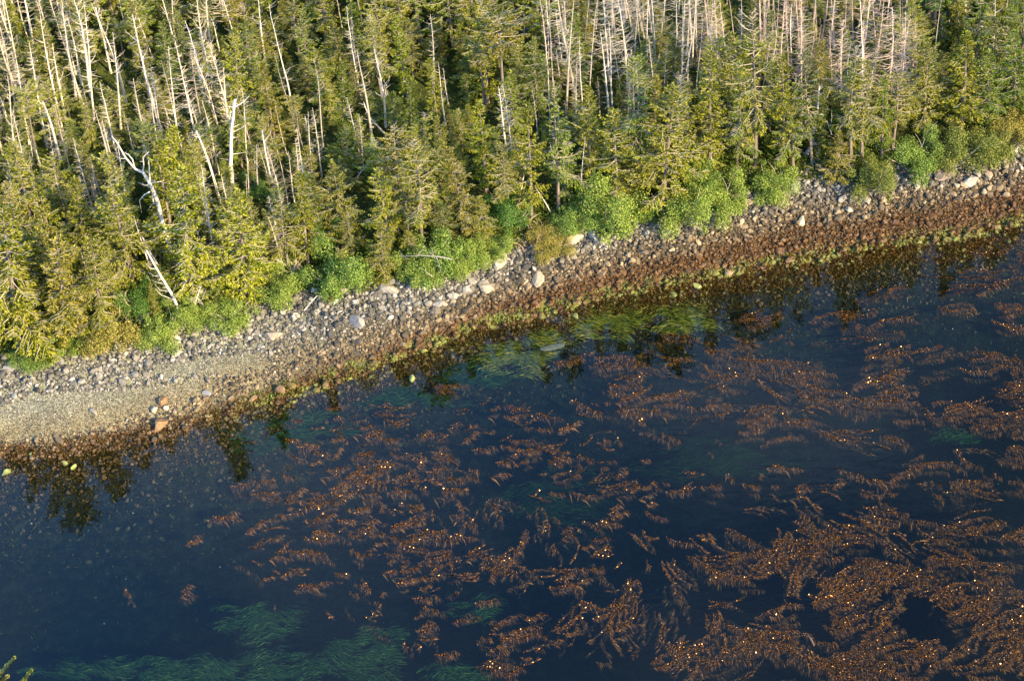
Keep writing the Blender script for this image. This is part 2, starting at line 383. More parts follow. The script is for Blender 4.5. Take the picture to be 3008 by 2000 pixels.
# ------------------------------------------------------------------ stones
def ico(sub):
    import bmesh
    bm = bmesh.new(); bmesh.ops.create_icosphere(bm, subdivisions=sub, radius=1.0)
    v = np.array([tuple(x.co) for x in bm.verts]); f = np.array([[y.index for y in x.verts] for x in bm.faces]); bm.free(); return v, f
def rock_shapes(sub, k, cuts=7, flat=(.45, .85)):
    v0, f0 = ico(sub); out = []
    for _ in range(k):
        v = v0 * (1 + rng.uniform(-.14, .14, (len(v0), 1)))
        for _c in range(cuts):
            n = rng.normal(size=3); n /= np.linalg.norm(n); d = rng.uniform(.5, .85); s = v @ n
            v = v - np.outer(np.maximum(s - d, 0), n)
        v = v * np.array([1, rng.uniform(.6, .95), rng.uniform(*flat)])
        out.append(v)
    return np.array(out), f0
def rot_mats(n, tilt):
    a = rng.uniform(0, 2 * PI, n); b = rng.normal(0, tilt, n); c = rng.normal(0, tilt, n)
    ca, sa, cb, sb, cc, sc = np.cos(a), np.sin(a), np.cos(b), np.sin(b), np.cos(c), np.sin(c); Z = np.zeros(n); O = np.ones(n)
    Rz = np.stack([ca, -sa, Z, sa, ca, Z, Z, Z, O], 1).reshape(n, 3, 3)
    Rx = np.stack([O, Z, Z, Z, cb, -sb, Z, sb, cb], 1).reshape(n, 3, 3)
    Ry = np.stack([cc, Z, sc, Z, O, Z, -sc, Z, cc], 1).reshape(n, 3, 3)
    return Rz @ Rx @ Ry
def scatter_mesh(name, shapes, F, P, S, mt, tilt=.5, smooth=False):
    n = len(P); k = rng.integers(0, len(shapes), n); Rm = rot_mats(n, tilt)
    Vv = np.einsum('nij,nvj->nvi', Rm, shapes[k]) * S[:, None, None] + P[:, None, :]
    nv = shapes.shape[1]; Ff = (F[None] + (np.arange(n) * nv)[:, None, None]).reshape(-1, F.shape[1])
    return np_mesh(name, Vv.reshape(-1, 3), Ff, mt, smooth)
from math import inf
def in_poly(px, py, poly):
    c = np.zeros(len(px), bool); n = len(poly)
    for i in range(n):
        x1, y1 = poly[i]; x2, y2 = poly[i - 1]
        c ^= ((y1 > py) != (y2 > py)) & (px < (x2 - x1) * (py - y1) / (y2 - y1 + 1e-9) + x1)
    return c
GRAVEL = [(-400, 1215), (0, 1190), (100, 1165), (240, 1152), (460, 1142), (600, 1110), (640, 1122), (610, 1160), (460, 1198), (320, 1250), (180, 1284), (0, 1302), (-400, 1320)]
GRAVEL2 = [(450, 1078), (560, 1060), (760, 1040), (800, 1075), (660, 1100), (480, 1110)]
def beach_points(n, lo=-.16, hi=1.04, power=1.0):
    x = rng.uniform(-38, 46, n); t = lo + (hi - lo) * rng.uniform(0, 1, n) ** power
    s, e = shore_y(x), np.maximum(tree_y(x), shore_y(x) + 2); y = s + (e - s) * t
    z = ground_z(x, y); P = np.stack([x, y, z], 1); px, py = proj_np(P)
    keep = (px > -160) & (px < 3170)
    return P[keep], t[keep], px[keep], py[keep]
def thin(P, t, px, py, S):
    g = in_poly(px, py, GRAVEL) | in_poly(px, py, GRAVEL2)
    # left third of the beach carries smaller, sparser stones low down
    p = np.where(g, np.clip(.012 * (.1 / S) ** .5, 0, .02) * 1.5, 1.0)
    left = (px < 1150) & (t < .55)
    p = np.where(left & ~g & (S > .17), p * .35, p)
    keep = rng.uniform(0, 1, len(P)) < p
    return keep
shp_s, F_s = rock_shapes(1, 26, 6); shp_b, F_b = rock_shapes(2, 18, 9)
Vs, Fs = [], []
P, t, px, py = beach_points(30000); S = rng.uniform(.045, .10, len(P)) * (1 + .3 * rng.normal(size=len(P)) ** 2)
S = np.clip(S, .04, .16); k = thin(P, t, px, py, S); P, S = P[k], S[k]; P[:, 2] += S * .3
tag(obj('small_stones', scatter_mesh('small_stones', shp_s, F_s, P, S, M['stone']), structs['beach']), kind='stuff')
P, t, px, py = beach_points(15000); S = rng.lognormal(math.log(.128), .45, len(P)); S = np.clip(S, .075, .34)
k = thin(P, t, px, py, S); P, S, t, px, py = P[k], S[k], t[k], px[k], py[k]; P[:, 2] += S * rng.uniform(.15, .75, len(P))
order = np.argsort(-S); cut = order[200:]
tag(obj('stones', scatter_mesh('stones', shp_s, F_s, P[cut], S[cut], M['stone']), structs['beach']), kind='stuff')
stone_meshes = [np_mesh('stone', v, F_b, M['stone']) for v in shp_b]
def put_stone(p, s, par, color=(1, 1, 1)):
    o = obj('stone', random.choice(stone_meshes), par, p, color)
    o.scale = (s * U(.9, 1.2), s * U(.8, 1.1), s * U(.8, 1.1)); o.rotation_euler = (U(-.5, .5), U(-.5, .5), U(0, 6.28)); return o
for i in order[:200]:
    c = U(.85, 1.25); put_stone(P[i], S[i], structs['beach'], (c, c, c))
P, t, px, py = beach_points(260); S = rng.uniform(.24, .42, len(P)); g = in_poly(px, py, GRAVEL) | in_poly(px, py, GRAVEL2) | ((px < 1100) & (t < .5))
P, S = P[~g][:70], S[~g][:70]
for p, s in zip(P, S):
    p[2] += s * .22; c = U(.9, 1.35); put_stone(p, s, structs['beach'], (c, c * .98, c * .95))
# pebbles standing proud of the gravel bar
x = rng.uniform(-36, -10, 26000); ysh = shore_y(x); y = ysh + rng.uniform(0, 6, len(x)); P = np.stack([x, y, ground_z(x, y) + .01], 1)
px, py = proj_np(P); k = in_poly(px, py, GRAVEL) | in_poly(px, py, GRAVEL2)
P = P[k]; S = rng.uniform(.025, .055, len(P)); v1, f1 = ico(1)
PEB = []
for i in range(8): PEB.append(v1[:] * (1 + rng.uniform(-.2, .2, (len(v1), 1))) * np.array([1, .8, .6]))
octv = np.array([(1, 0, 0), (-1, 0, 0), (0, 1, 0), (0, -1, 0), (0, 0, 1), (0, 0, -1)], float); octf = np.array([(0, 2, 4), (2, 1, 4), (1, 3, 4), (3, 0, 4), (2, 0, 5), (1, 2, 5), (3, 1, 5), (0, 3, 5)])
octs = np.array([octv * (1 + rng.uniform(-.25, .25, (6, 1))) for _ in range(8)])
tag(obj('pebbles', scatter_mesh('pebbles', octs, octf, P, S, M['stone'], .6), structs['beach']), kind='stuff')

# boulders that stand out: (px, py, size px, colour, label)
W_, G_, T_, O_, A_ = (.42, .38, .32), (.34, .32, .30), (.42, .35, .26), (.30, .18, .09), (.36, .38, .11)
BOULD = [
 (1135, 842, 50, W_, 'bright white boulder at the foot of the dark bushy spruce beside the round alder'),
 (1219, 822, 30, W_, 'small white boulder tucked under the leafy alder beside the white boulder'),
 (1468, 758, 52, W_, 'pale wedge-shaped boulder at the bank below the brown scree hollow'),
 (1508, 765, 24, W_, 'pale upright stone touching the right end of the wedge-shaped boulder'),
 (1579, 815, 44, T_, 'tan angular boulder in the middle of the beach below the bank gap'),
 (1426, 837, 48, T_, 'flat-topped tan boulder lying mid beach left of the tan angular one'),
 (1370, 848, 40, G_, 'low mossy grey slab with a lit right end beside the flat-topped boulder'),
 (1290, 888, 36, W_, 'pale upright pointed stone mid beach with a dark left side'),
 (1326, 868, 34, W_, 'pale leaning slab between the pointed stone and the mossy slab'),
 (1048, 938, 48, G_, 'tall dark-sided grey boulder standing alone in the small stones'),
 (801, 979, 44, T_, 'largest smooth tan boulder on the stony beach left of the tall grey one'),
 (730, 948, 28, G_, 'rounded grey boulder up-left of the smooth tan boulder'),
 (696, 974, 24, W_, 'small white boulder left of the smooth tan boulder'),
 (870, 925, 26, W_, 'small white block in the upper stones right of the rounded grey boulder'),
 (30, 1075, 38, G_, 'grey block at the left edge of the photo under the forest edge'),
 (72, 1070, 34, G_, 'second grey block from the left under the forest edge'),
 (180, 1058, 28, G_, 'low grey rock at the forest edge right of the two grey blocks'),
 (1691, 696, 42, (.66, .55, .36), 'ochre rock outcrop at the bank left of the bright white ledge'),
 (1738, 682, 42, (.6, .55, .45), 'bright white rock ledge under the big alder at the bank'),
 (1769, 702, 32, W_, 'white boulder just below the bright white ledge'),
 (1676, 741, 34, T_, 'cream boulder on the stones below the ochre outcrop'),
 (1960, 676, 34, W_, 'white flat-faced boulder below the alders at mid beach top'),
 (2193, 590, 34, (.5, .36, .25), 'pinkish boulder at the top of the beach right of the long alder row'),
 (2290, 578, 34, W_, 'pale leaning boulder near the stump-like grey ledge'),
 (2335, 543, 52, G_, 'grey cracked rock ledge at the forest edge below the dark hollow'),
 (2354, 646, 34, (.66, .58, .38), 'yellowish triangular stone with a bright lit face mid beach'),
 (2477, 578, 32, W_, 'pale boulder high on the beach below the olive shrub'),
 (2850, 529, 44, W_, 'long pale boulder with a lit end near the right edge of the beach'),
 (2869, 505, 30, G_, 'grey block just above the long pale boulder'),
 (2904, 511, 34, (.55, .42, .3), 'tan block right of the long pale boulder'),
 (2770, 505, 56, (.26, .20, .17), 'dark brown slab at the bank left of the long pale boulder'),
 (2940, 456, 50, (.5, .46, .37), 'largest white outcrop at the right end of the bank'),
 (2985, 430, 44, (.5, .46, .37), 'white outcrop at the very right end of the bank above the largest one'),
 (474, 1242, 48, O_, 'orange weedy rock at the water edge at the tip of the gravel bar'),
 (826, 1144, 34, O_, 'smooth orange boulder at the water edge beside the yellow weedy rock'),
 (858, 1132, 30, (.30, .22, .06), 'yellow weedy rock at the water edge right of the orange boulder'),
 (747, 1168, 26, O_, 'small orange boulder left of the pale sand patch at the water edge'),
 (610, 1152, 26, G_, 'grey stone with a long shadow alone on the gravel bar'),
 (480, 1172, 30, O_, 'brown stone pair member on the upper gravel bar'),
 (2047, 836, 30, A_, 'yellow-green weedy rock standing in the shallow water apart from the beach'),
 (1980, 862, 24, A_, 'smaller green weedy rock farthest out in the shallow water'),
 (2142, 797, 30, (.45, .28, .16), 'pointed tan rock at the water edge between green stones'),
 (20, 1384, 26, A_, 'yellow-green submerged rock at the left edge of the water'),
 (191, 1357, 20, A_, 'yellow-green submerged rock upper of the pair under the spruce reflection'),
 (217, 1377, 18, A_, 'yellow-green submerged rock lower of the pair under the spruce reflection'),
 (92, 1334, 16, A_, 'flat yellow-green rock just under water off the gravel bar'),
 (1212, 1120, 22, A_, 'bright green-yellow rock just under water below the middle of the beach'),
 (1690, 925, 26, A_, 'green weedy stone at the water edge below the brown rocks'),
]
bould_meshes = [np_mesh('boulder', v, F_b3, M['boulder']) for v, F_b3 in [(a, F_b) for a in shp_b]]
for i, (bx, by, s, c, lab) in enumerate(BOULD):
    p = on_ground(bx, by + s * .25); r = s / 45.0 * .62
    if p.z < -.25: p.z = -.12
    o = obj('boulder', bould_meshes[i % len(bould_meshes)], None, (p.x, p.y, p.z + r * .22), c)
    o.scale = (r * 1.15, r * .85, r * 1.05); o.rotation_euler = (U(-.3, .3), U(-.3, .3), U(0, 6.28)); tag(o, lab, 'boulder')

# rockweed tufts draped over the lower stones, and sea lettuce at the waterline
def leaf_scatter(P, L, Wd, mt, name, tilt=.8, up=0.0):
    n = len(P); a = rng.uniform(0, 2 * PI, n); e = rng.normal(up, tilt, n)
    d = np.stack([np.cos(a) * np.cos(e), np.sin(a) * np.cos(e), np.sin(e)], 1)
    r = rng.normal(size=(n, 3)); s = np.cross(d, r); s /= np.linalg.norm(s, axis=1)[:, None] + 1e-9
    L = L[:, None]; Wd = Wd[:, None]
    A = P; B = P + d * L * .5 + s * Wd * .5; C = P + d * L; D = P + d * L * .5 - s * Wd * .5
    Vv = np.stack([A, B, C, D], 1).reshape(-1, 3); Ff = np.arange(len(Vv)).reshape(-1, 4)
    return np_mesh(name, Vv, Ff, mt)
P, t, px, py = beach_points(140000, -.5, .62, 1.2); keep = rng.uniform(0, 1, len(P)) < np.clip((P[:, 0] + 30) / 50, .12, 1) * np.clip(1.15 - t * 1.4 - np.clip((10 - P[:, 0]) / 30, 0, .8), .03, 1)
keep |= (px < 1000) & (np.abs(t + .04) < .09); g = in_poly(px, py, GRAVEL) | in_poly(px, py, GRAVEL2); P = P[keep & ~g]; P[:, 2] += rng.uniform(.0, .16, len(P))
tag(obj('rockweed', leaf_scatter(P, rng.uniform(.08, .2, len(P)), rng.uniform(.03, .07, len(P)), M['weed'], 'rockweed', .5), structs['beach']), kind='stuff')
P, t, px, py = beach_points(30000, -.14, .2); nz = np.sin(P[:, 0] * 1.1) * .5 + np.sin(P[:, 0] * .37 + 1) + np.sin(P[:, 0] * 2.9 + P[:, 1]) * .4
lim = .04 + .09 * np.exp(-((px - 1150) / 420.0) ** 2)
k = (nz > .45) & (np.abs(t + .01) < lim) & ~in_poly(px, py, GRAVEL) & (px > 720); P = P[k]; P[:, 2] = np.maximum(P[:, 2], -.03) + rng.uniform(.0, .14, len(P))
tag(obj('sea_lettuce', leaf_scatter(P, rng.uniform(.06, .14, len(P)), rng.uniform(.04, .09, len(P)), M['algae'], 'sea_lettuce', .4), structs['beach']), kind='stuff')
# weed on the sea bed
n = 60000; x = rng.uniform(-38, 46, n); y = shore_y(x) - np.where(rng.uniform(0, 1, n) < .6, rng.exponential(2.8, n), rng.exponential(8, n)) - .05; k = y > 70; P = np.stack([x, y, ground_z(x, y)], 1)[k]
tag(obj('bottom_weed', leaf_scatter(P, rng.uniform(.12, .35, len(P)), rng.uniform(.04, .1, len(P)), M['bottomweed'], 'bottom_weed', .5, .5), structs['seabed']), kind='stuff')
# submerged cobbles
n = 2600; x = rng.uniform(-38, 46, n); y = shore_y(x) - rng.exponential(2.5, n); P = np.stack([x, y, ground_z(x, y) + .04], 1)
tag(obj('submerged_cobbles', scatter_mesh('submerged_cobbles', shp_s, F_s, P, rng.uniform(.08, .22, n), M['stone']), structs['seabed']), kind='stuff')

# ------------------------------------------------------------------ conifers
def perp(d):
    s = d.cross(Vector((0, 0, 1)))
    return s.normalized() if s.length > 1e-4 else Vector((1, 0, 0))
def tuft(mb, p, d, l, w, n=3, spread=.6):
    s = perp(d); s = (s + Vector((0, 0, U(-.6, .6)))).normalized()
    for k in range(n):
        a = (k - (n - 1) / 2) * spread + U(-.15, .15)
        dd = (d * math.cos(a) + s * math.sin(a)); dd.z += U(-.22, .12)
        q = dd.cross(Vector((U(-.5, .5), U(-.5, .5), 1))).normalized() * (w * .5)
        ll = l * (1 if abs(a) < .3 else .75) * U(.8, 1.15)
        m_ = p + dd * (ll * .45)
        mb.quad(tuple(p), tuple(m_ + q), tuple(p + dd * ll), tuple(m_ - q))
def conifer(H, Rad, cb, nb, droop, dens, bent=.15, flat_top=False, irregular=.5, twig=.8, bare=0.0):
    """returns trunk, crown, twigs meshes; trunk base at the origin"""
    tk, cr, tw = MB(), MB(), MB()
    ph = U(0, 6.28); n = 9; pts = []
    for i in range(n):
        t = i / (n - 1); pts.append(Vector((math.sin(t * 3 + ph) * bent * t, math.cos(t * 2.3 + ph) * bent * t, H * t)))
    r0 = H * .016 + .03
    tk.tube([p - Vector((0, 0, .3 if i == 0 else 0)) for i, p in enumerate(pts)], [r0 * (1.25 if i == 0 else 1) * (1 - .93 * (i / (n - 1))) for i in range(n)], 7)
    def axis_at(t):
        f = t * (n - 1); i = min(int(f), n - 2); return pts[i].lerp(pts[i + 1], f - i)
    lobes = [(U(0, 6.28), U(.7, 1.35)) for _ in range(6)]
    az = U(0, 6.28)
    for b in range(nb):
        t = cb + (1 - cb) * (b + R()) / nb; tt = (t - cb) / (1 - cb)
        az += 2.39996 + U(-.5, .5)
        if flat_top: L = Rad * (.35 + .65 * math.sin(min(1, tt * 1.1) * PI * .55)) * U(.5, 1.1)
        else: L = Rad * (1 - tt) ** .62 * (.55 + .45 * min(1, tt * 6)) * U(1 - irregular - .2, 1 + irregular) + .14
        L *= .85 + .55 * math.sin(az * 2 + lobes[0][0] + tt * 3) * irregular + .2 * math.sin(tt * 15 + lobes[1][0] + math.sin(az) * 1.2)
        if L < .1 or (R() < .22 and tt < .9): continue
        p0 = axis_at(min(t, .995)); pitch = .55 * tt - droop * (1 - tt) + U(-.15, .15)
        if flat_top: pitch = U(-.1, .45)
        d = Vector((math.cos(az), math.sin(az), math.tan(pitch))).normalized(); side = perp(d)
        ns = max(3, int(L / (.145 / dens))); prev = p0; path = [p0]
        curv = U(-.12, .12)
        for k in range(1, ns + 1):
            u = k / ns
            p = p0 + d * (L * u) + Vector((0, 0, -droop * .35 * L * u * (1 - u) + .10 * L * u * u)) + side * (curv * L * u * u)
            path.append(p); dd = (p - prev).normalized(); prev = p
            if u < .25: continue
            if tt > 1 - bare:
                if R() < .6: tw.tube([p, p + (dd + perp(dd) * random.choice((-1, 1))).normalized() * U(.1, .35)], [.014, .006], 3, False)
                continue
            for sg in (-1, 1):
                if R() < .12: continue
                l = (.42 * L * (1 - u) ** .8 + .13) * U(.6, 1.15); l = min(l, .75)
                td = (dd * U(.5, .9) + perp(dd) * sg * U(.6, 1.0) + Vector((0, 0, U(-.35, .12)))).normalized()
                nt_ = 1 + int(l / .14)
                for q in range(nt_):
                    tuft(cr, p + td * (l * q / nt_) + Vector((0, 0, -.05 * q)), td, U(.15, .25), U(.065, .105))
                if R() < twig * .55: tw.tube([p, p + td * l * .6 + Vector((0, 0, .03)), p + td * l * 1.2], [.011, .010, .005], 3, False)
        if tt <= 1 - bare: tuft(cr, path[-1] - d * .05, d, .26, .08, 3, .5)
        if R() < twig or tt > 1 - bare: tw.tube([path[0], path[len(path) // 2], path[-1] + d * U(0, .25)], [.02 * (1 - tt) + .011, .012, .005], 3, False)
    if not bare: tuft(cr, pts[-1] - Vector((0, 0, .1)), Vector((.05, .05, 1)).normalized(), .4, .09, 4, .3)
    nm = 'spruce'
    return tk.mesh('trunk', M['bark']), cr.mesh('crown', M['needles']), tw.mesh('dead_twigs', M['twigs'])
LIVE = []
for k in range(6): LIVE.append(('spruce', conifer(9, U(1.9, 2.4), U(.04, .12), 130, U(.35, .6), 1.0, .12)))
for k in range(3): LIVE.append(('slender', conifer(9, U(1.25, 1.5), U(.06, .16), 120, U(.3, .5), 1.05, .15, irregular=.35, twig=.35)))
for k in range(6): LIVE.append(('ragged', conifer(9.5, U(1.7, 2.2), U(.15, .35), 90, U(.2, .5), 1.0, .4, irregular=.65, twig=1.0, bare=(0, .12, .22)[k % 3])))
for k in range(2): LIVE.append(('flat', conifer(9, U(2.3, 2.6), .62, 60, .1, 1.0, .25, flat_top=True, twig=.9)))
VID = {}
for i, (k, _) in enumerate(LIVE): VID.setdefault(k, []).append(i)

# dead standing trees
def limb(mb, p, d, L, r, curl=0.0, lift=0.0, forks=0, seg=5, jag=.1, n=4):
    pts = [p]; q = p.copy(); dd = d.copy(); s = perp(d)
    for k in range(seg):
        dd = (dd + s * curl / seg + Vector((0, 0, lift / seg)) + Vector((U(-jag, jag), U(-jag, jag), U(-jag, jag)))).normalized()
        q = q + dd * (L / seg); pts.append(q.copy())
        if forks and k >= 1 and R() < forks * .5:
            limb(mb, q.copy(), (dd + s * random.choice((-1, 1)) * U(.5, 1) + Vector((0, 0, U(-.2, .4)))).normalized(), L * U(.25, .5), r * .55, U(-.6, .6), lift, 0, 3, jag, 3)
    mb.tube(pts, [r * (1 - .8 * k / seg) for k in range(seg + 1)], n, False)
def dead(H, r0, style):
    tk, br = MB(), MB(); n = 11; ph = U(0, 6.28)
    amp = {'pole': .22, 'ladder': .2, 'crooked': .6, 'twiggy': .22, 'whip': .34, 'broken': .2}[style]
    pts = [Vector((math.sin(i / (n - 1) * 3.2 + ph) * amp * (i / (n - 1)), math.cos(i / (n - 1) * 2.6 + ph) * amp * (i / (n - 1)) + U(-.03, .03), H * i / (n - 1))) for i in range(n)]
    off = pts[-1].copy(); off.z = 0
    for i in range(n): pts[i] -= off * (i / (n - 1)) * .6
    pts[0].z -= .3
    end = .45 if style == 'broken' else .12
    rad = [r0 * (1.2 if i == 0 else 1) * (1 - (1 - end) * (i / (n - 1)) ** .9) for i in range(n)]
    tk.tube(pts, rad, 7)
    def ax(t):
        f = t * (n - 1); i = min(int(f), n - 2); return pts[i].lerp(pts[i + 1], f - i)
    def drn(lo, hi):
        a = U(0, 6.28); e = U(lo, hi); return Vector((math.cos(a) * math.cos(e), math.sin(a) * math.cos(e), math.sin(e)))
    if style == 'pole' or style == 'broken':
        for _ in range(44 if style == 'pole' else 16): limb(br, ax(U(.2, .97)), drn(-.2, .4), U(.2, .95), .022, U(-.5, .5), .3, .2, 3, .15, 3)
        for _ in range(3): limb(br, ax(U(.5, .95)), drn(.1, .6), U(.7, 1.3), .04, U(-.6, .6), .6, .5, 5, .15, 4)
    elif style == 'ladder':
        for k in range(70):
            t = U(.22, .98); limb(br, ax(t), drn(-.25, .15), (1.25 * (1 - t) ** .7 + .25) * U(.6, 1.2), .022, U(-.4, .4), .35, .35, 5, .08, 3)
    elif style == 'crooked':
        for k in range(26):
            t = U(.3, .97); limb(br, ax(t), drn(-.1, .5), U(.5, 1.9) * (1.2 - t * .6), .045 * (1.3 - t), U(-1.2, 1.2), U(.2, 1.4), .9, 6, .2, 4)
        for k in range(25): limb(br, ax(U(.3, .97)), drn(-.2, .5), U(.15, .5), .018, 0, .2, 0, 3, .2, 3)
    elif style == 'twiggy':
        for k in range(150):
            t = U(.15, .99); limb(br, ax(t), drn(-.15, .35), (1.7 * (1 - t) ** .8 + .2) * U(.5, 1.1), .016, U(-.5, .5), .15, 1.3, 4, .1, 3)
    elif style == 'whip':
        for k in range(36): limb(br, ax(U(.25, .98)), drn(-.2, .4), U(.15, .8), .014, U(-.5, .5), .2, .3, 3, .15, 3)
    return tk.mesh('trunk', M['bleached'], True), br.mesh('dead_branches', M['bleached'])
DEAD = {}
for st, cnt, H, r0 in (('pole', 4, 10, .17), ('ladder', 4, 10, .13), ('crooked', 4, 9, .17), ('twiggy', 3, 9, .10), ('whip', 4, 10, .085), ('broken', 3, 6, .145)):
    DEAD[st] = [(H,) + dead(H, r0, st) for _ in range(cnt)]

def pose(o, base, top, H, wide=1.0):
    v = top - base; L = v.length
    q = Vector((0, 0, 1)).rotation_difference(v.normalized()) @ Quaternion((0, 0, 1), U(0, 6.28))
    o.location = base; o.rotation_mode = 'QUATERNION'; o.rotation_quaternion = q; s = L / H; o.scale = (s * wide, s * wide, s)

# landmarks used to say where a tree stands
LANDMARKS = [
 (470, 640, 'the forked white snag'), (480, 830, 'the leaning white trunk by the beach'), (682, 430, 'the straight white snag'),
 (600, 200, 'the tall bristly white snag'), (160, 380, 'the thick bleached pole near the left edge'), (110, 880, 'the leftmost bushy spruce'),
 (770, 120, 'the bare pole at the top edge'), (830, 700, 'the ragged spruce above the bank'), (990, 770, 'the big round alder'),
 (1117, 260, 'the single white snag among green crowns'), (1412, 250, 'the umbrella-crowned tree'), (1480, 350, 'the hook-topped snag'),
 (1420, 440, 'the bright yellow-green column tree'), (1340, 580, 'the brown-green cone tree'), (1780, 580, 'the brightest alder'),
 (1712, 500, 'the snag with a cross limb'), (1780, 230, 'the close grey pole pair'), (2010, 560, 'the long alder row'),
 (2220, 280, 'the tall spruce with a pale trunk'), (2390, 380, 'the twisted upswept snag'), (2600, 180, 'the pinkish twiggy dead tree'),
 (2530, 180, 'the tall thin pole with one kink'), (2690, 430, 'the green alder at the right'), (2800, 200, 'the pale stick on the right slope'),
 (250, 120, 'the twin bleached tops'), (1850, 60, 'the thicket of grey poles'), (2150, 60, 'the top-edge pole thicket'), (1050, 560, 'the crossed fallen sticks'),
 (1300, 90, 'the dark gap at the top centre'), (2920, 120, 'the dark green slope'), (330, 900, 'the pale stump in the bank')]
USED = {}
KMARKS = [(590, 1590, 'the lone reddish tuft'), (950, 1200, 'the thin kelp line'), (1180, 1330, 'the upper scatter arc'), (960, 1400, 'the left bright pair'), (820, 1560, 'the lower left tuft pair'),
 (1090, 1290, 'the long slanting tuft'), (1300, 1480, 'the curled kelp ring'), (1560, 1640, 'the comb-like raft'), (1390, 1620, 'the S-shaped kelp'), (1480, 1250, 'the winding reflection-edge kelp'), (1700, 1490, 'the tuft on dark eelgrass'),
 (1620, 1330, 'the small oval kelp'), (1800, 1620, 'the bed border'), (1270, 1780, 'the long swept tuft'), (1400, 1900, 'the bottom kelp line'), (1730, 1820, 'the bright bed corner'), (2000, 1420, 'the upper dark gap'), (2450, 1420, 'the right dark gap'), (1000, 1640, 'the forked tuft'), (1100, 1560, 'the dark centre gap')]
def where(px, py, marks=None):
    b = min(marks or LANDMARKS, key=lambda l: (l[0] - px) ** 2 + (l[1] - py) ** 2); dx, dy = px - b[0], py - b[1]; dist = math.hypot(dx, dy)
    if abs(dx) < 30: r = 'just behind' if dy < 0 else 'just in front of'
    elif abs(dy) > abs(dx) * 1.2: r = ('above ' if dy < 0 else 'below ') + ('left of' if dx < 0 else 'right of')
    else: r = ('close left of' if dx < 0 else 'close right of') if dist < 110 else ('well left of' if dx < 0 else 'well right of')
    return r + ' ' + b[2]
ORD = ['', 'second ', 'third ', 'fourth ', 'fifth ', 'sixth ', 'seventh ', 'eighth ', 'ninth ', 'tenth ', 'eleventh ', 'twelfth ', 'thirteenth ', 'fourteenth ']
AUTO = []
def auto_label(o, desc, cat, group, px, py, marks=None): AUTO.append([o, desc, cat, group, px, py, marks])
def finish_labels():
    d = {}
    for a in AUTO: d.setdefault(a[1] + ' ' + where(a[4], a[5], a[6]), []).append(a)
    for lab, L in d.items():
        L.sort(key=lambda a: a[4])
        for i, a in enumerate(L):
            l = lab if len(L) == 1 else (ORD[i] + lab + ('' if i else '') if i else 'leftmost ' + lab)
            if i: l = ORD[min(i, 13)] + 'from left ' + lab
            tag(a[0], ' '.join(l.split()[:16]), a[2], a[3])

SEGS = []       # image segments of hero trunks that random crowns must not cover
def tree_root(name, base): 
    e = bpy.data.objects.new(name, None); e.empty_display_size = .3; COL.objects.link(e); return e
def place_dead(style, base, top, label=None, tone=1.0, wide=1.0, desc=None, tint=(1, 1, 1), idx=None):
    H, tk, br = DEAD[style][idx % len(DEAD[style])] if idx is not None else random.choice(DEAD[style])
    e = tree_root('dead_tree', base); pose(e, base, top, H, wide)
    c = (tone * tint[0], tone * tint[1], tone * tint[2])
    obj('trunk', tk, e, color=c); tag(obj('dead_branches', br, e, color=c), kind='stuff')
    if label: tag(e, label, 'dead tree', 'dead standing trees in the shore forest')
    return e
def px_tree(bpx, tpx):
    b = on_ground(*bpx); return b, at_y(tpx[0], tpx[1], b.y + U(-.3, .3))
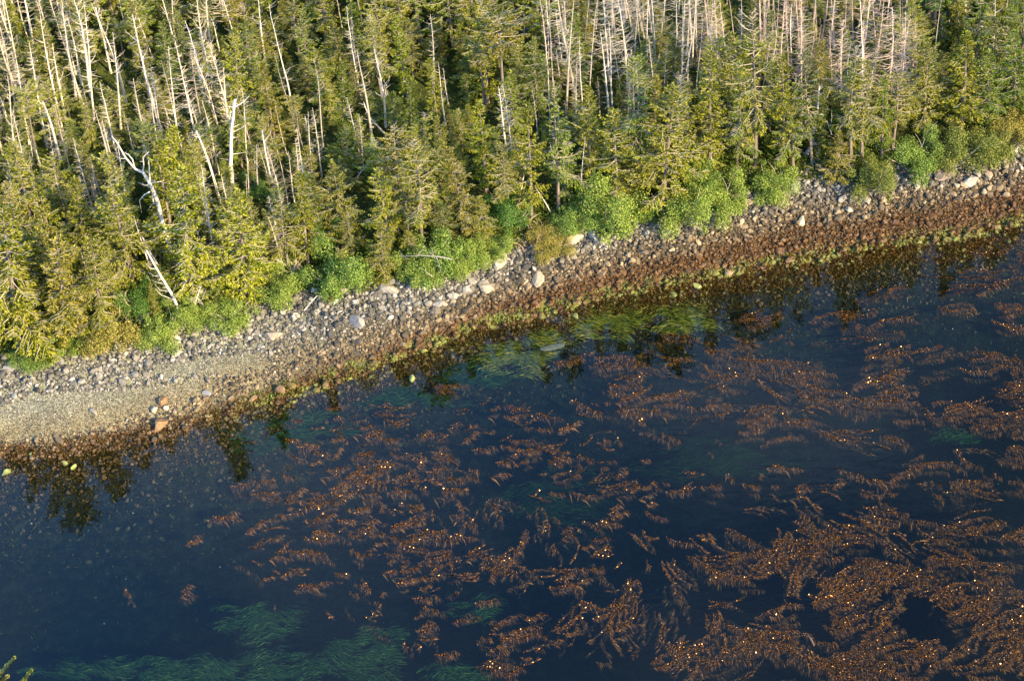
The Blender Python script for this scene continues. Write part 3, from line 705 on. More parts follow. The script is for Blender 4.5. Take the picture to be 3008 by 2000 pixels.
# (base px, top px, style, wide, tone, label)
HERO_DEAD = [
 ((682, 562), (686, 293), 'broken', 1.0, 1.15, 'straight thick white snag with one curved limb reaching left'),
 ((648, 595), (577, 383), 'broken', .8, 1.15, 'clean white leaning trunk just left of the straight thick white snag'),
 ((634, 765), (590, 485), 'ladder', .8, 1.1, 'slim white snag with many short side twigs below the clean leaning trunk'),
 ((614, 786), (576, 663), 'crooked', .7, 1.0, 'small bare snag with downcurved side branches beside the slim twiggy snag'),
 ((456, 832), (394, 636), 'pole', .9, 1.0, 'pale trunk in front of the forked white snag in the green crowns'),
 ((266, 830), (231, 726), 'pole', 1.1, .9, 'short grey snag with dark side twigs in the left front crowns'),
 ((176, 468), (126, 298), 'broken', 1.1, 1.05, 'thick bleached pole with broken top near the left edge'),
 ((32, 385), (-4, 280), 'broken', 1.2, 1.05, 'thick pale trunk cut by the left edge of the photo'),
 ((602, 300), (545, 60), 'ladder', 1.25, 1.2, 'tall bristly white snag in the upper left forest'),
 ((474, 385), (386, 45), 'pole', .95, 1.0, 'long leaning white pole left of the tall bristly snag'),
 ((326, 215), (281, 22), 'broken', .7, 1.0, 'thin dark-tipped bleached pole near the upper left'),
 ((268, 285), (216, -5), 'crooked', .9, 1.1, 'bleached crooked snag with clustered tops, right one of the twin'),
 ((240, 250), (198, 50), 'pole', 1.0, 1.1, 'bleached snag with knobby top, left one of the twin'),
 ((782, 195), (757, -10), 'pole', 1.1, 1.1, 'bare pole with short side arms at the top edge'),
 ((866, 375), (797, 10), 'whip', 1.1, 1.0, 'very long thin pole bending down right in the upper forest'),
 ((731, 500), (707, 256), 'whip', 1.1, 1.0, 'thin pole right of the straight thick white snag'),
 ((919, 443), (896, 342), 'broken', .7, .95, 'short white post between dark crowns, left of the crossed fallen sticks'),
 ((474, 390), (440, 190), 'ladder', 1.1, 1.0, 'bristly snag with dense level branches, left of the pair'),
 ((561, 352), (543, 216), 'twiggy', .8, 1.2, 'bright bristly dead top right of the level-branched snag'),
 ((645, 150), (621, 56), 'broken', 1.1, 1.1, 'short thick white stem near the top edge'),
 ((355, 378), (331, 94), 'pole', .7, 1.0, 'slim pole left of the level-branched snag'),
 ((812, 580), (767, 385), 'broken', .65, 1.1, 'bright white stem leaning left, tallest of the crossed group'),
 ((795, 560), (758, 420), 'whip', .9, 1.1, 'white whip beside the tallest of the crossed group'),
 ((838, 530), (800, 400), 'whip', .9, 1.0, 'thin white stick at the right of the crossed group'),
 ((419, 385), (391, 262), 'whip', 1.1, 1.0, 'slim bare stick above the forked white snag'),
 ((400, 468), (362, 335), 'whip', 1.0, 1.0, 'bare stick directly left of the forked snag top'),
 ((502, 372), (480, 305), 'broken', 1.0, 1.1, 'short pale stub with one raised arm below the level-branched pair'),
 ((318, 460), (304, 362), 'crooked', 1.0, 1.1, 'gnarled bleached top amid twigs in the left forest'),
 ((290, 640), (262, 508), 'pole', .8, 1.0, 'white stem rising through green crowns left of the forked snag'),
 ((205, 670), (160, 505), 'pole', .7, 1.0, 'pale stem in the dark gap of the left forest'),
 ((1052, 222), (1031, 50), 'ladder', .9, 1.0, 'single slim white snag with upturned twigs at upper centre left'),
 ((1132, 372), (1104, 133), 'crooked', .8, 1.1, 'white snag with curled left arms standing alone among green crowns'),
 ((1062, 480), (1018, 286), 'ladder', .75, 1.0, 'slim white snag in the green left of the crossed fallen sticks'),
 ((1492, 462), (1462, 255), 'pole', 1.0, 1.15, 'white snag with a bent hook-like top'),
 ((1711, 590), (1714, 402), 'whip', 1.2, 1.1, 'thin bare snag with a level cross limb above the brightest alder'),
 ((1738, 515), (1736, 415), 'whip', 1.2, 1.05, 'short bare stick right of the cross-limbed snag'),
 ((1645, 548), (1618, 425), 'ladder', 1.0, 1.15, 'fishbone snag with long level twigs left of the cross-limbed snag'),
 ((1531, 556), (1558, 412), 'pole', .9, 1.0, 'white trunk leaning right behind the dark green alder'),
 ((1622, 632), (1570, 545), 'broken', .7, 1.15, 'thin white stem leaning sharply left above the bank'),
 ((1792, 365), (1763, 95), 'pole', .8, 1.0, 'left pole of the close grey pair'),
 ((1800, 330), (1785, 60), 'whip', 1.2, 1.0, 'right pole of the close grey pair'),
 ((1642, 270), (1638, 145), 'crooked', .8, 1.15, 'pale fork-topped snag at upper centre right'),
 ((1712, 330), (1702, 120), 'ladder', .8, 1.05, 'tall level-twigged snag above the fishbone snag'),
 ((1690, 370), (1695, 190), 'ladder', .8, 1.0, 'slimmer level-twigged snag behind the fishbone snag'),
 ((1642, 415), (1640, 310), 'broken', .7, 1.1, 'bright short snag stem above the fallen trunk'),
 ((1580, 410), (1564, 265), 'pole', .7, 1.0, 'slim snag rising left of the fallen trunk'),
 ((1540, 130), (1537, 15), 'ladder', 1.1, .95, 'bristly snag at the top centre beside a dark gap'),
 ((1318, 310), (1300, 200), 'pole', 1.0, 1.0, 'slim snag left of the umbrella-crowned tree'),
 ((2544, 418), (2566, 200), 'pole', .9, 1.15, 'bright trunk below the pinkish twiggy dead tree'),
 ((2520, 372), (2534, -10), 'whip', 1.3, 1.1, 'tall thin pole with a kink in the upper right forest'),
 ((2488, 328), (2500, 125), 'whip', 1.1, 1.0, 'thin pole just left of the tall kinked pole'),
 ((2118, 418), (2112, 304), 'ladder', .9, 1.0, 'small fishbone snag left of the tall spruce with a pale trunk'),
 ((2055, 415), (2068, 322), 'crooked', .7, 1.0, 'small forked snag farther left of the fishbone snag'),
 ((1918, 478), (1938, 380), 'ladder', .9, 1.0, 'short bristly snag leaning right above the long alder row'),
 ((2324, 195), (2328, 15), 'crooked', .9, 1.1, 'pale snag with wide side arms at the upper right'),
 ((2799, 265), (2815, 165), 'broken', .6, 1.1, 'pale leaning stick on the dark right slope'),
 ((2766, 130), (2768, 56), 'broken', .6, 1.05, 'short pale stick above the leaning stick on the right slope'),
 ((2946, 62), (2955, 10), 'broken', .7, 1.1, 'white stub at the top right corner among dark crowns'),
 ((2008, 258), (2044, 55), 'pole', .8, 1.05, 'grey pole leaning right below the top-edge thicket'),
 ((2176, 195), (2180, -8), 'ladder', .8, 1.05, 'bristly pole in the upper right thicket'),
 ((3000, 225), (3006, 150), 'whip', 1.3, 1.0, 'pale stick cut by the right edge of the photo'),
 ((2660, 270), (2655, 60), 'whip', 1.2, 1.0, 'thin pale pole right of the pinkish twiggy dead tree'),
 ((1445, 520), (1395, 360), 'whip', .9, 1.0, 'thin pale stem seen against the yellow-green column tree'),
 ((973, 705), (970, 632), 'whip', 1.4, 1.0, 'short thin stick above the big round alder'),
 ((978, 598), (962, 555), 'broken', 1.2, 1.1, 'short white broken post with one arm pointing left'),
]
for b, tp, st, wd, tn, lab in HERO_DEAD:
    B, T = px_tree(b, tp); place_dead(st, B, T, lab, tn, wd); SEGS.append((b, tp))
# dead trees drawn limb by limb: trunk and limbs as photo lines standing in the plane of the trunk
def line_tree(label, trunk, rad, limbs, cat='dead tree', name='dead_tree', depth=.5, tint=(1.1, 1.1, 1.1), twigs=10, fallen=False, fwd=0.0):
    B = on_ground(*trunk[0])
    if fwd: B = at_y(*trunk[0], B.y - fwd)
    e = tree_root(name, B); e.location = B
    def P3(p, dy=0): return at_y(p[0], p[1], B.y + dy) - B
    mb = MB(); pts = [P3(p) for p in trunk]
    if not fallen: pts[0].z -= .3
    mb.tube(pts, [rad * (1 - .6 * i / (len(pts) - 1)) for i in range(len(pts))], 8)
    obj('trunk', mb.mesh('trunk', M['bleached'], True), e, color=tint)
    for L, r in limbs:
        mb = MB(); dy = U(-depth, depth); n = len(L); q = [P3(p, dy * i / (n - 1)) for i, p in enumerate(L)]
        mb.tube(q, [r * (1 - .75 * i / (n - 1)) for i in range(n)], 5)
        for _ in range(3):
            i = random.randrange(n - 1); p = q[i].lerp(q[i + 1], R()); limb(mb, p, Vector((U(-1, 1), U(-1, 1), U(-.2, .8))).normalized(), U(.15, .4), r * .35, 0, .2, 0, 3, .2, 3)
        obj('limb', mb.mesh('limb', M['bleached'], True), e, color=tint)
    mb = MB()
    for _ in range(twigs):
        i = random.randrange(1, len(pts) - 1) if len(pts) > 2 else 0; p = pts[i].lerp(pts[i + 1], R()); limb(mb, p, Vector((U(-1, 1), U(-1, 1), U(-.1, .5))).normalized(), U(.2, .6), .02, U(-.5, .5), .2, .3, 4, .15, 3)
    if twigs: tag(obj('dead_twigs', mb.mesh('dead_twigs', M['bleached']), e, color=tint), kind='stuff')
    SEGS.append((trunk[0], trunk[-1])); tag(e, label, cat, 'dead standing trees in the shore forest' if cat == 'dead tree' else None); return e
def c1(*a): return [(x / 1.568, y / 1.568) for x, y in a]
def c0(*a): return [(300 + x / 3.92, 400 + y / 3.92) for x, y in a]
def c3(*a): return [(1900 + x / 1.568, y / 1.568) for x, y in a]
line_tree('large forked white snag with two spreading tops and bent side limbs', c0((845, 1430), (760, 1220), (690, 980), (640, 760), (570, 580), (540, 520)), .2,
  [(c0((545, 540), (470, 420), (380, 380), (270, 250), (180, 90), (110, 0)), .12), (c0((550, 530), (545, 400), (535, 280)), .07), (c0((470, 420), (480, 330), (470, 240), (540, 180)), .06),
   (c0((380, 380), (350, 270), (300, 210), (240, 185)), .05), (c0((550, 640), (480, 680), (430, 740), (455, 880)), .05), (c0((640, 760), (570, 790), (520, 870)), .04),
   (c0((650, 980), (600, 1000), (550, 1070)), .04), (c0((560, 540), (620, 530), (690, 525)), .035), (c0((540, 580), (470, 560), (410, 530)), .03), (c0((270, 260), (210, 260), (160, 235)), .03), (c0((590, 760), (575, 640), (545, 560)), .05)], twigs=14)
line_tree('white trunk leaning left over the beach edge with comb-like twigs', c1((828, 1436), (800, 1370), (740, 1270), (675, 1155)), .13,
  [(c1((800, 1380), (745, 1360), (715, 1330)), .03), (c1((785, 1345), (735, 1335), (705, 1300)), .03), (c1((765, 1310), (720, 1300), (690, 1290)), .03), (c1((745, 1275), (705, 1270), (680, 1250)), .03),
   (c1((800, 1385), (750, 1380), (715, 1395)), .03), (c1((720, 1240), (690, 1235), (672, 1215)), .03), (c1((800, 1370), (830, 1350), (862, 1290)), .035), (c1((810, 1395), (780, 1420), (760, 1440)), .03)], twigs=10)
line_tree('second white trunk leaning left beside the comb-twigged one', c1((775, 1290), (730, 1230), (690, 1160), (655, 1090)), .11, [(c1((770, 1285), (785, 1260), (775, 1240)), .08)], twigs=6)
line_tree('pale trunk with a J-shaped curved lower end in the left forest', c1((208, 838), (160, 815), (115, 770), (90, 700), (65, 640)), .12, [(c1((130, 780), (150, 720), (140, 650)), .05), (c1((205, 835), (180, 740), (165, 690)), .09), (c1((95, 715), (70, 700), (45, 690)), .03)], twigs=12)
line_tree('twisted snag with long upswept curved limbs like antlers', c3((725, 720), (765, 660), (770, 600), (785, 550), (790, 450), (795, 400)), .13,
  [(c3((785, 545), (740, 530), (700, 505), (690, 495)), .05), (c3((775, 560), (730, 500), (712, 470), (722, 440)), .05), (c3((785, 550), (830, 560), (850, 620), (890, 630)), .05), (c3((780, 580), (735, 605), (705, 620)), .04),
   (c3((775, 600), (820, 620), (865, 640)), .04), (c3((765, 650), (740, 690), (715, 720)), .035), (c3((770, 640), (790, 700), (760, 760)), .03), (c3((850, 620), (850, 560), (852, 500)), .03), (c3((790, 480), (830, 450), (850, 400)), .03), (c3((768, 660), (800, 690), (790, 640)), .03)], twigs=30, tint=(.95, .92, .92))
line_tree('twisted snag with an upturned crown of curved twigs and a bent foot', c3((362, 640), (410, 605), (425, 560), (425, 500), (435, 430)), .08,
  [(c3((425, 500), (390, 495), (368, 470)), .04), (c3((425, 500), (455, 470), (468, 440)), .035), (c3((430, 470), (400, 460), (402, 430)), .03), (c3((415, 600), (440, 625), (425, 650)), .03)], twigs=12)
line_tree('upright pale stump leaning left at the forest edge', c1((588, 1345), (570, 1310), (545, 1278)), .15, [(c1((560, 1310), (545, 1330)), .05)], twigs=6)
line_tree('contorted dark trunk standing at the bank left of the bright alder', c1((597, 1460), (590, 1410), (570, 1375), (580, 1345)), .09, [(c1((590, 1420), (625, 1410), (655, 1415)), .025)], twigs=8, tint=(.6, .5, .4))
line_tree('thin bare pole leaning right at the beach edge beside the bright alder', c1((885, 1452), (900, 1390), (925, 1320)), .06, [(c1((900, 1400), (930, 1380), (950, 1330)), .02), (c1((905, 1370), (935, 1400), (930, 1450)), .02)], twigs=24)
line_tree('fallen grey-white trunk lying across the slope in the centre right forest', [(1678, 424), (1640, 407), (1595, 389)], .09, [], 'fallen tree', 'fallen_tree', fallen=True, twigs=5)
line_tree('fallen white stick slanting right, longer one of the crossed pair', [(1135, 398), (1110, 372), (1085, 345)], .08, [], 'fallen tree', 'fallen_tree', fallen=True, twigs=4)
line_tree('fallen white stick slanting left, shorter one of the crossed pair', [(1095, 375), (1080, 335), (1068, 300)], .06, [], 'fallen tree', 'fallen_tree', fallen=True, twigs=3)
line_tree('bleached stick lying aslant in the dark hollow left of centre', [(1030, 552), (1050, 520), (1075, 485)], .06, [], 'fallen tree', 'fallen_tree', fallen=True, twigs=3)
line_tree('long dark-grey log hanging level across the alder at the bank', [(1328, 762), (1290, 754), (1240, 751), (1180, 753)], .05, [([(1280, 752), (1290, 775), (1297, 808)], .03), ([(1225, 752), (1240, 735), (1248, 722)], .025)], 'log', 'fallen_log', fallen=True, twigs=6, tint=(.5, .5, .52), fwd=3.0)
line_tree('long white driftwood log at the top of the left beach', [(722, 893), (760, 886), (790, 874)], .1, [], 'log', 'driftwood_log', fallen=True, twigs=2)
line_tree('thin pale driftwood pole lying across the upper stones', [(893, 912), (915, 886), (932, 868)], .05, [], 'log', 'driftwood_log', fallen=True, twigs=0)
line_tree('short pale driftwood stick on stones left of the smooth tan boulder', [(655, 992), (668, 975)], .04, [], 'log', 'driftwood_log', fallen=True, twigs=0)
line_tree('short pale log poking from the brown heap above the bank', [(868, 796), (835, 775), (803, 755)], .09, [], 'fallen tree', 'fallen_tree', fallen=True, twigs=6)
def heap(label, px, py, n, L, tint, name='driftwood_heap'):
    B = on_ground(px, py); e = tree_root(name, B); e.location = B
    for _ in range(n):
        mb = MB(); p = Vector((U(-.7, .7), U(-.5, .5), U(.05, .5))); limb(mb, p, Vector((U(-1, 1), U(-1, 1), U(-.1, .8))).normalized(), U(.4, 1) * L, U(.02, .05), U(-.8, .8), U(-.3, .5), .8, 5, .2, 4)
        obj('branch', mb.mesh('branch', M['bleached']), e, color=tint)
    tag(e, label, 'driftwood')
heap('tangled heap of pale roots and branches left of the big round alder', 875, 815, 16, 1.6, (.9, .8, .7))
heap('grey tangle of dead twigs at the foot of the contorted trunk', 395, 955, 14, 1.3, (.6, .62, .66))
heap('brown root tangle on the bank at the right of the wedge-shaped boulder', 1560, 735, 14, 1.3, (.62, .45, .36))
heap('pale bone-like branches above the brown bank in the centre', 1530, 665, 10, 1.4, (.9, .85, .8))
heap('grey root heap below the twisted upswept snag at the bank', 2425, 505, 16, 1.5, (.8, .77, .75))
heap('pinkish dead twigs on the shrub at the right forest edge', 2590, 440, 18, 1.2, (.9, .72, .66))
heap('reddish twig litter at the bank near the right end of the beach', 2740, 478, 14, 1.0, (.62, .42, .36))

# ------------------------------------------------------------------ live trees
def place_live(kind, base, top, color, wide=1.0, name=None):
    i = random.choice(VID[kind]); tk, cr, tw = LIVE[i][1]
    e = tree_root(name or {'spruce': 'spruce_tree', 'slender': 'spruce_tree', 'ragged': 'spruce_tree', 'flat': 'spruce_tree'}[kind], base)
    pose(e, base, top, 9.2, wide)
    obj('trunk', tk, e, color=(1, 1, 1)); obj('crown', cr, e, color=color); tag(obj('dead_twigs', tw, e, color=(1, 1, 1)), kind='stuff')
    return e
OLIVE, YEL, GRN, DRK, BRN, BRT = (.98, .96, .9), (1.18, 1.2, .85), (.72, .93, .8), (.50, .64, .6), (1.05, .92, 1.0), (1.0, 1.15, .8)
HERO_LIVE = [
 ((55, 1018), (15, 600), 'spruce', 1.2, OLIVE, 'leftmost big bushy spruce at the beach edge, cut by the photo edge'),
 ((195, 1002), (165, 690), 'spruce', 1.2, BRN, 'big olive-brown spruce at the beach edge, second from the left'),
 ((300, 960), (262, 690), 'spruce', 1.05, OLIVE, 'bushy spruce with many pale twigs behind the tan shrub'),
 ((395, 850), (330, 560), 'spruce', 1.1, OLIVE, 'broad olive spruce left of the forked white snag'),
 ((565, 880), (525, 490), 'spruce', .95, YEL, 'bright green narrow spruce just right of the forked snag foot'),
 ((720, 870), (705, 560), 'spruce', 1.1, YEL, 'yellow-topped spruce at the front, left of the ragged one'),
 ((850, 800), (825, 590), 'ragged', 1.1, OLIVE, 'ragged sparse spruce with grey twigs above the bank'),
 ((1130, 825), (1115, 650), 'spruce', 1.15, OLIVE, 'dark bushy spruce right beside the big round alder at the beach'),
 ((1145, 720), (1110, 490), 'spruce', 1.0, YEL, 'yellow-green spruce behind the dark bushy spruce'),
 ((1205, 700), (1185, 500), 'ragged', 1.0, OLIVE, 'ragged brown-tipped spruce right of the yellow-green one'),
 ((1370, 690), (1315, 430), 'spruce', .95, BRN, 'tidy brown-green cone-shaped spruce at the centre front'),
 ((1428, 560), (1403, 290), 'slender', 1.1, YEL, 'bright yellow-green column-shaped tree in the centre'),
 ((1360, 450), (1345, 320), 'spruce', 1.2, YEL, 'short yellow tree left of the yellow-green column tree'),
 ((1012, 700), (975, 470), 'spruce', 1.0, OLIVE, 'dark layered spruce above the big round alder'),
 ((1820, 545), (1790, 355), 'spruce', 1.1, YEL, 'golden round-topped spruce behind the brightest alder'),
 ((1945, 640), (1975, 250), 'spruce', 1.05, OLIVE, 'tall dark layered spruce at the front of the long alder row'),
 ((2217, 490), (2226, 55), 'ragged', .72, OLIVE, 'tall spruce with a pale visible trunk and thin golden crown'),
 ((2060, 480), (2070, 300), 'spruce', 1.0, OLIVE, 'green layered spruce right of the tall dark layered one'),
 ((2150, 400), (2150, 90), 'spruce', .8, OLIVE, 'green spruce with golden top left of the pale-trunked spruce'),
 ((2455, 525), (2470, 385), 'spruce', 1.5, BRN, 'low dark-olive broad spruce at the bank right of the twisted snag'),
 ((2715, 400), (2725, 110), 'spruce', .95, OLIVE, 'pale-tipped spruce at the right behind the green alder'),
 ((2820, 400), (2840, 90), 'slender', 1.3, OLIVE, 'tall olive spruce on the right slope'),
 ((2900, 380), (2905, 150), 'spruce', 1.1, GRN, 'broad green spruce at the right near the photo edge'),
 ((2680, 250), (2680, -20), 'spruce', .9, YEL, 'light-green pointed spruce at the top right'),
 ((700, 400), (690, 80), 'spruce', .8, YEL, 'bright green spruce right of the top white stem'),
 ((970, 350), (930, 140), 'spruce', 1.0, YEL, 'large yellow-green spruce at upper centre left'),
 ((1560, 640), (1556, 300), 'slender', .8, OLIVE, 'tall thin spruce behind the dark blue-green alder'),
 ((1640, 620), (1636, 270), 'ragged', .7, GRN, 'tall thin ragged spruce behind the ochre outcrop'),
 ((1730, 560), (1735, 250), 'slender', .8, OLIVE, 'tall narrow spruce behind the brightest alder'),
 ((1870, 560), (1868, 190), 'ragged', .75, GRN, 'tall ragged spruce rising between the alders, left of the long row'),
 ((2085, 520), (2092, 150), 'slender', .9, OLIVE, 'tall narrow spruce behind the middle of the long alder row'),
 ((2165, 500), (2170, 190), 'ragged', .7, GRN, 'thin ragged spruce just left of the pale-trunked spruce'),
 ((2300, 490), (2306, 160), 'slender', .85, OLIVE, 'tall narrow spruce right of the pale-trunked spruce'),
 ((2385, 480), (2372, 170), 'ragged', .7, DRK, 'dark thin spruce just behind the twisted snag'),
 ((2500, 480), (2506, 150), 'ragged', .8, OLIVE, 'tall ragged spruce above the low dark-olive broad spruce'),
 ((2590, 460), (2600, 230), 'slender', .9, GRN, 'narrow green spruce behind the pale olive feathery shrub'),
 ((1240, 730), (1215, 420), 'ragged', .85, OLIVE, 'tall ragged spruce behind the leafy alder with the level log'),
 ((905, 780), (875, 500), 'slender', .9, OLIVE, 'narrow olive spruce just left of the big round alder'),
 ((1480, 640), (1470, 430), 'ragged', .9, OLIVE, 'ragged spruce behind the centre bank left of the rightward-leaning trunk'),
 ((1660, 600), (1655, 420), 'spruce', .8, GRN, 'green spruce between the fishbone snag and the brightest alder'),
 ((1890, 560), (1885, 330), 'ragged', 1.0, OLIVE, 'ragged olive spruce right of the golden round-topped spruce'),
 ((2330, 500), (2335, 230), 'ragged', .9, GRN, 'ragged green spruce in the dark hollow left of the twisted snag'),
 ((2530, 470), (2540, 190), 'ragged', .9, OLIVE, 'sparse spruce among the pink dead trees above the olive shrub'),
 ((2620, 440), (2640, 200), 'ragged', 1.1, OLIVE, 'wide ragged spruce with reaching limbs left of the green alder'),
 ((2400, 470), (2425, 260), 'slender', .9, DRK, 'dark narrow spruce behind the twisted snag'),
 ((2980, 350), (2985, 90), 'spruce', 1.1, GRN, 'broad green spruce at the right photo edge above the white outcrop'),
 ((460, 640), (520, 370), 'slender', 1.1, YEL, 'green spruce behind the forked snag with golden tips'),
]
for b, tp, k, wd, c, lab in HERO_LIVE:
    B, T = px_tree(b, tp); tag(place_live(k, B, T, c, wd), lab, 'tree', 'live conifers in the shore forest')
B, T = px_tree((1425, 330), (1400, 118)); tag(place_live('flat', B, T, OLIVE, 1.15), 'umbrella-crowned conifer with a bare lichen-pale top and spreading level limbs', 'tree', 'live conifers in the shore forest')

def seg_cover(bx, by, tx, ty, half):
    """does the crown between base and top cover a hero trunk standing behind it?"""
    for (b, t_) in SEGS:
        if b[1] > by + 4: continue                 # hero is nearer to the camera
        cov = 0
        for k in range(8):
            f = .12 + .85 * k / 7; x = b[0] + (t_[0] - b[0]) * f; y = b[1] + (t_[1] - b[1]) * f
            if ty < y < by:
                u = (y - ty) / (by - ty); cxm = tx + (bx - tx) * u
                if abs(x - cxm) < half * u ** .7: cov += 1
        if cov >= 2: return True
    return False
placed = [proj((0, 0, 0))] * 0
live_n = 0; pts_live = [Vector(on_ground(*b)) for b, *_ in HERO_LIVE]; GROW = []
tries = 0
while live_n < 250 and tries < 9000:
    tries += 1
    x = U(-46, 50); g = U(.5, 62) if R() < .85 else U(.3, 6)
    y = float(np.maximum(tree_y(x), shore_y(x) + 2)) + g; z = gz(x, y)
    bx, by = proj((x, y, z))
    if bx < -130 or bx > 3160 or by < -70: continue
    if min(((p.x - x) ** 2 + (p.y - y) ** 2 for p in pts_live), default=99) < (1.5 if R() < .5 else 2.1) ** 2: continue
    H = U(5.0, 9.5) if g > 7 else U(5.4, 9.0)
    if R() < .25: H *= .62
    if bx < 900 and by < 700: H *= .85
    thicket = 1620 < bx < 2680 and by < 380
    if thicket and R() < .68: continue
    if bx < 900 and by < 640 and R() < .45: continue
    if thicket: H *= .72
    lean = Vector((U(-.05, .05), U(-.05, .05), 1)) * H
    T = Vector((x, y, z)) + lean; tx, ty = proj(T)
    if seg_cover(bx, by, tx, ty, 88 * H / 9):
        H *= .5; T = Vector((x, y, z)) + lean * .5; tx, ty = proj(T)
        if seg_cover(bx, by, tx, ty, 48): continue
    kind = random.choices(['spruce', 'slender', 'ragged', 'flat'], [.42, .18, .36, .04])[0]
    cc = random.choices([OLIVE, YEL, GRN, DRK, BRN, BRT], [.3, .24, .14, .07, .1, .15])[0]
    if bx > 2650: cc = random.choice([OLIVE, GRN, DRK, GRN])
    j = U(.85, 1.12); c = tuple(v * j for v in cc)
    wd = U(.9, 1.35) if H < 5 else U(.8, 1.15)
    e = place_live(kind, Vector((x, y, z)), T, c, wd)
    hw = 'tall' if H > 7.6 else 'mid-height' if H > 5 else 'low'
    cw = {OLIVE: 'olive', YEL: 'yellow-green', GRN: 'green', DRK: 'dark green', BRN: 'brown-green', BRT: 'fresh green'}[cc]
    kw = {'spruce': 'bushy spruce', 'slender': 'narrow spruce', 'ragged': 'ragged sparse spruce', 'flat': 'flat-topped spruce'}[kind]
    auto_label(e, f'{hw} {cw} {kw}', 'tree', 'live conifers in the shore forest', (bx + tx) / 2, (by + ty) / 2)
    pts_live.append(Vector((x, y, z))); live_n += 1

# young spruces filling the floor between the tall ones
k = 0
while k < 170:
    x = U(-42, 48); y = float(np.maximum(tree_y(x), shore_y(x) + 2)) + U(.4, 50); z = gz(x, y); bx, by = proj((x, y, z))
    if bx < -60 or bx > 3060 or by < -40: continue
    if min(((p.x - x) ** 2 + (p.y - y) ** 2 for p in pts_live), default=99) < 1.0: continue
    H = U(1.6, 3.4); T = Vector((x + U(-.1, .1), y, z + H)); cc = random.choice([OLIVE, YEL, GRN, BRT]); wd = U(1.2, 1.9)
    e = place_live(random.choice(['spruce', 'spruce', 'ragged']), Vector((x, y, z)), T, cc, wd, 'spruce_sapling'); tx, ty = proj(T)
    cw = {OLIVE: 'olive', YEL: 'yellow-green', GRN: 'green', BRT: 'fresh green'}[cc]
    auto_label(e, f'low {cw} ' + ('wide' if wd > 1.55 else 'slim') + ' young spruce', 'sapling', 'young spruces under the taller trees', (bx + tx) / 2, (by + ty) / 2)
    pts_live.append(Vector((x, y, z))); k += 1
# the random dead trees: dense poles at the upper right, mixed snags at the left
def dead_zone(n, x0, x1, y0, y1, styles, hlo, hhi, tint=(1, 1, 1), lean=.06, wide=(.7, 1.1), sep=.45):
    k = 0; tr = 0
    while k < n and tr < n * 30:
        tr += 1; bx, by = U(x0, x1), U(y0, y1); B = on_ground(bx, by)
        if B.y < float(tree_y(B.x)) + 1: continue
        if min(((p.x - B.x) ** 2 + (p.y - B.y) ** 2 for p in DP), default=99) < sep: continue
        H = U(hlo, hhi); T = B + Vector((U(-lean, lean) , U(-lean, lean) , 1)) * H; st = random.choices(list(styles), list(styles.values()))[0]
        tn = U(.62, 1.1) if bx > 1500 else U(.7, 1.1); e = place_dead(st, B, T, None, tn, U(*wide), tint=tint); tx, ty = proj(T)
        dw = {'pole': 'bare pole with short stubs', 'ladder': 'bristly level-twigged snag', 'crooked': 'crooked-limbed snag', 'twiggy': 'fine-twigged dead spruce', 'whip': 'thin bare whip', 'broken': 'broken-off trunk'}[st]
        hw = 'tall' if H > 8 else 'mid-height' if H > 5.5 else 'short'
        auto_label(e, f'{hw} {dw}', 'dead tree', 'dead standing trees in the shore forest', (bx + tx) / 2, (by + ty) / 2)
        DP.append(B); k += 1
DP = [on_ground(*b) for b, *_ in HERO_DEAD]
PINK = (.98, .84, .78)
dead_zone(54, 1600, 2060, 10, 370, {'whip': 3, 'pole': 1, 'ladder': 6, 'twiggy': 3}, 5, 10, (1, .97, .93), .13, (.55, .9))
dead_zone(72, 2040, 2690, -40, 350, {'whip': 3, 'pole': 2, 'ladder': 5, 'twiggy': 5}, 4.5, 10, PINK, .12, (.55, .95))
dead_zone(54, 0, 720, 10, 520, {'ladder': 5, 'pole': 2, 'crooked': 4, 'twiggy': 3, 'whip': 1}, 5.5, 9.5, (1.2, 1.12, 1.0), .11, (.55, .95), 1.0)
dead_zone(22, 200, 950, 300, 760, {'whip': 3, 'pole': 2, 'ladder': 2}, 4, 7.5, (1.05, 1, .93), .1)
dead_zone(30, 40, 950, 430, 830, {'ladder': 4, 'twiggy': 3, 'crooked': 2, 'whip': 2}, 3, 6, (1.15, 1.1, 1.0), .12, (.7, 1.1))
dead_zone(16, 900, 1620, 20, 560, {'whip': 3, 'pole': 2, 'ladder': 2}, 4.5, 8, (1, .97, .9))
dead_zone(8, 1600, 2500, 300, 470, {'ladder': 2, 'twiggy': 2, 'crooked': 1}, 3, 5, PINK)
dead_zone(6, 2680, 3000, 20, 250, {'whip': 2, 'pole': 1}, 4.5, 7)
for b, tp, lab in [((2600, 345), (2622, 20), 'large pinkish dead spruce with dense fine twigs at the right'), ((2470, 330), (2478, 60), 'pinkish fine-twigged dead spruce left of the tall kinked pole'),
                   ((2350, 270), (2356, -10), 'dense pinkish dead spruce above the twisted upswept snag'), ((2660, 330), (2650, 190), 'low spreading pinkish dead spruce right of the large one')]:
    B, T = px_tree(b, tp); place_dead('twiggy', B, T, lab, 1.0, 1.25, tint=PINK)

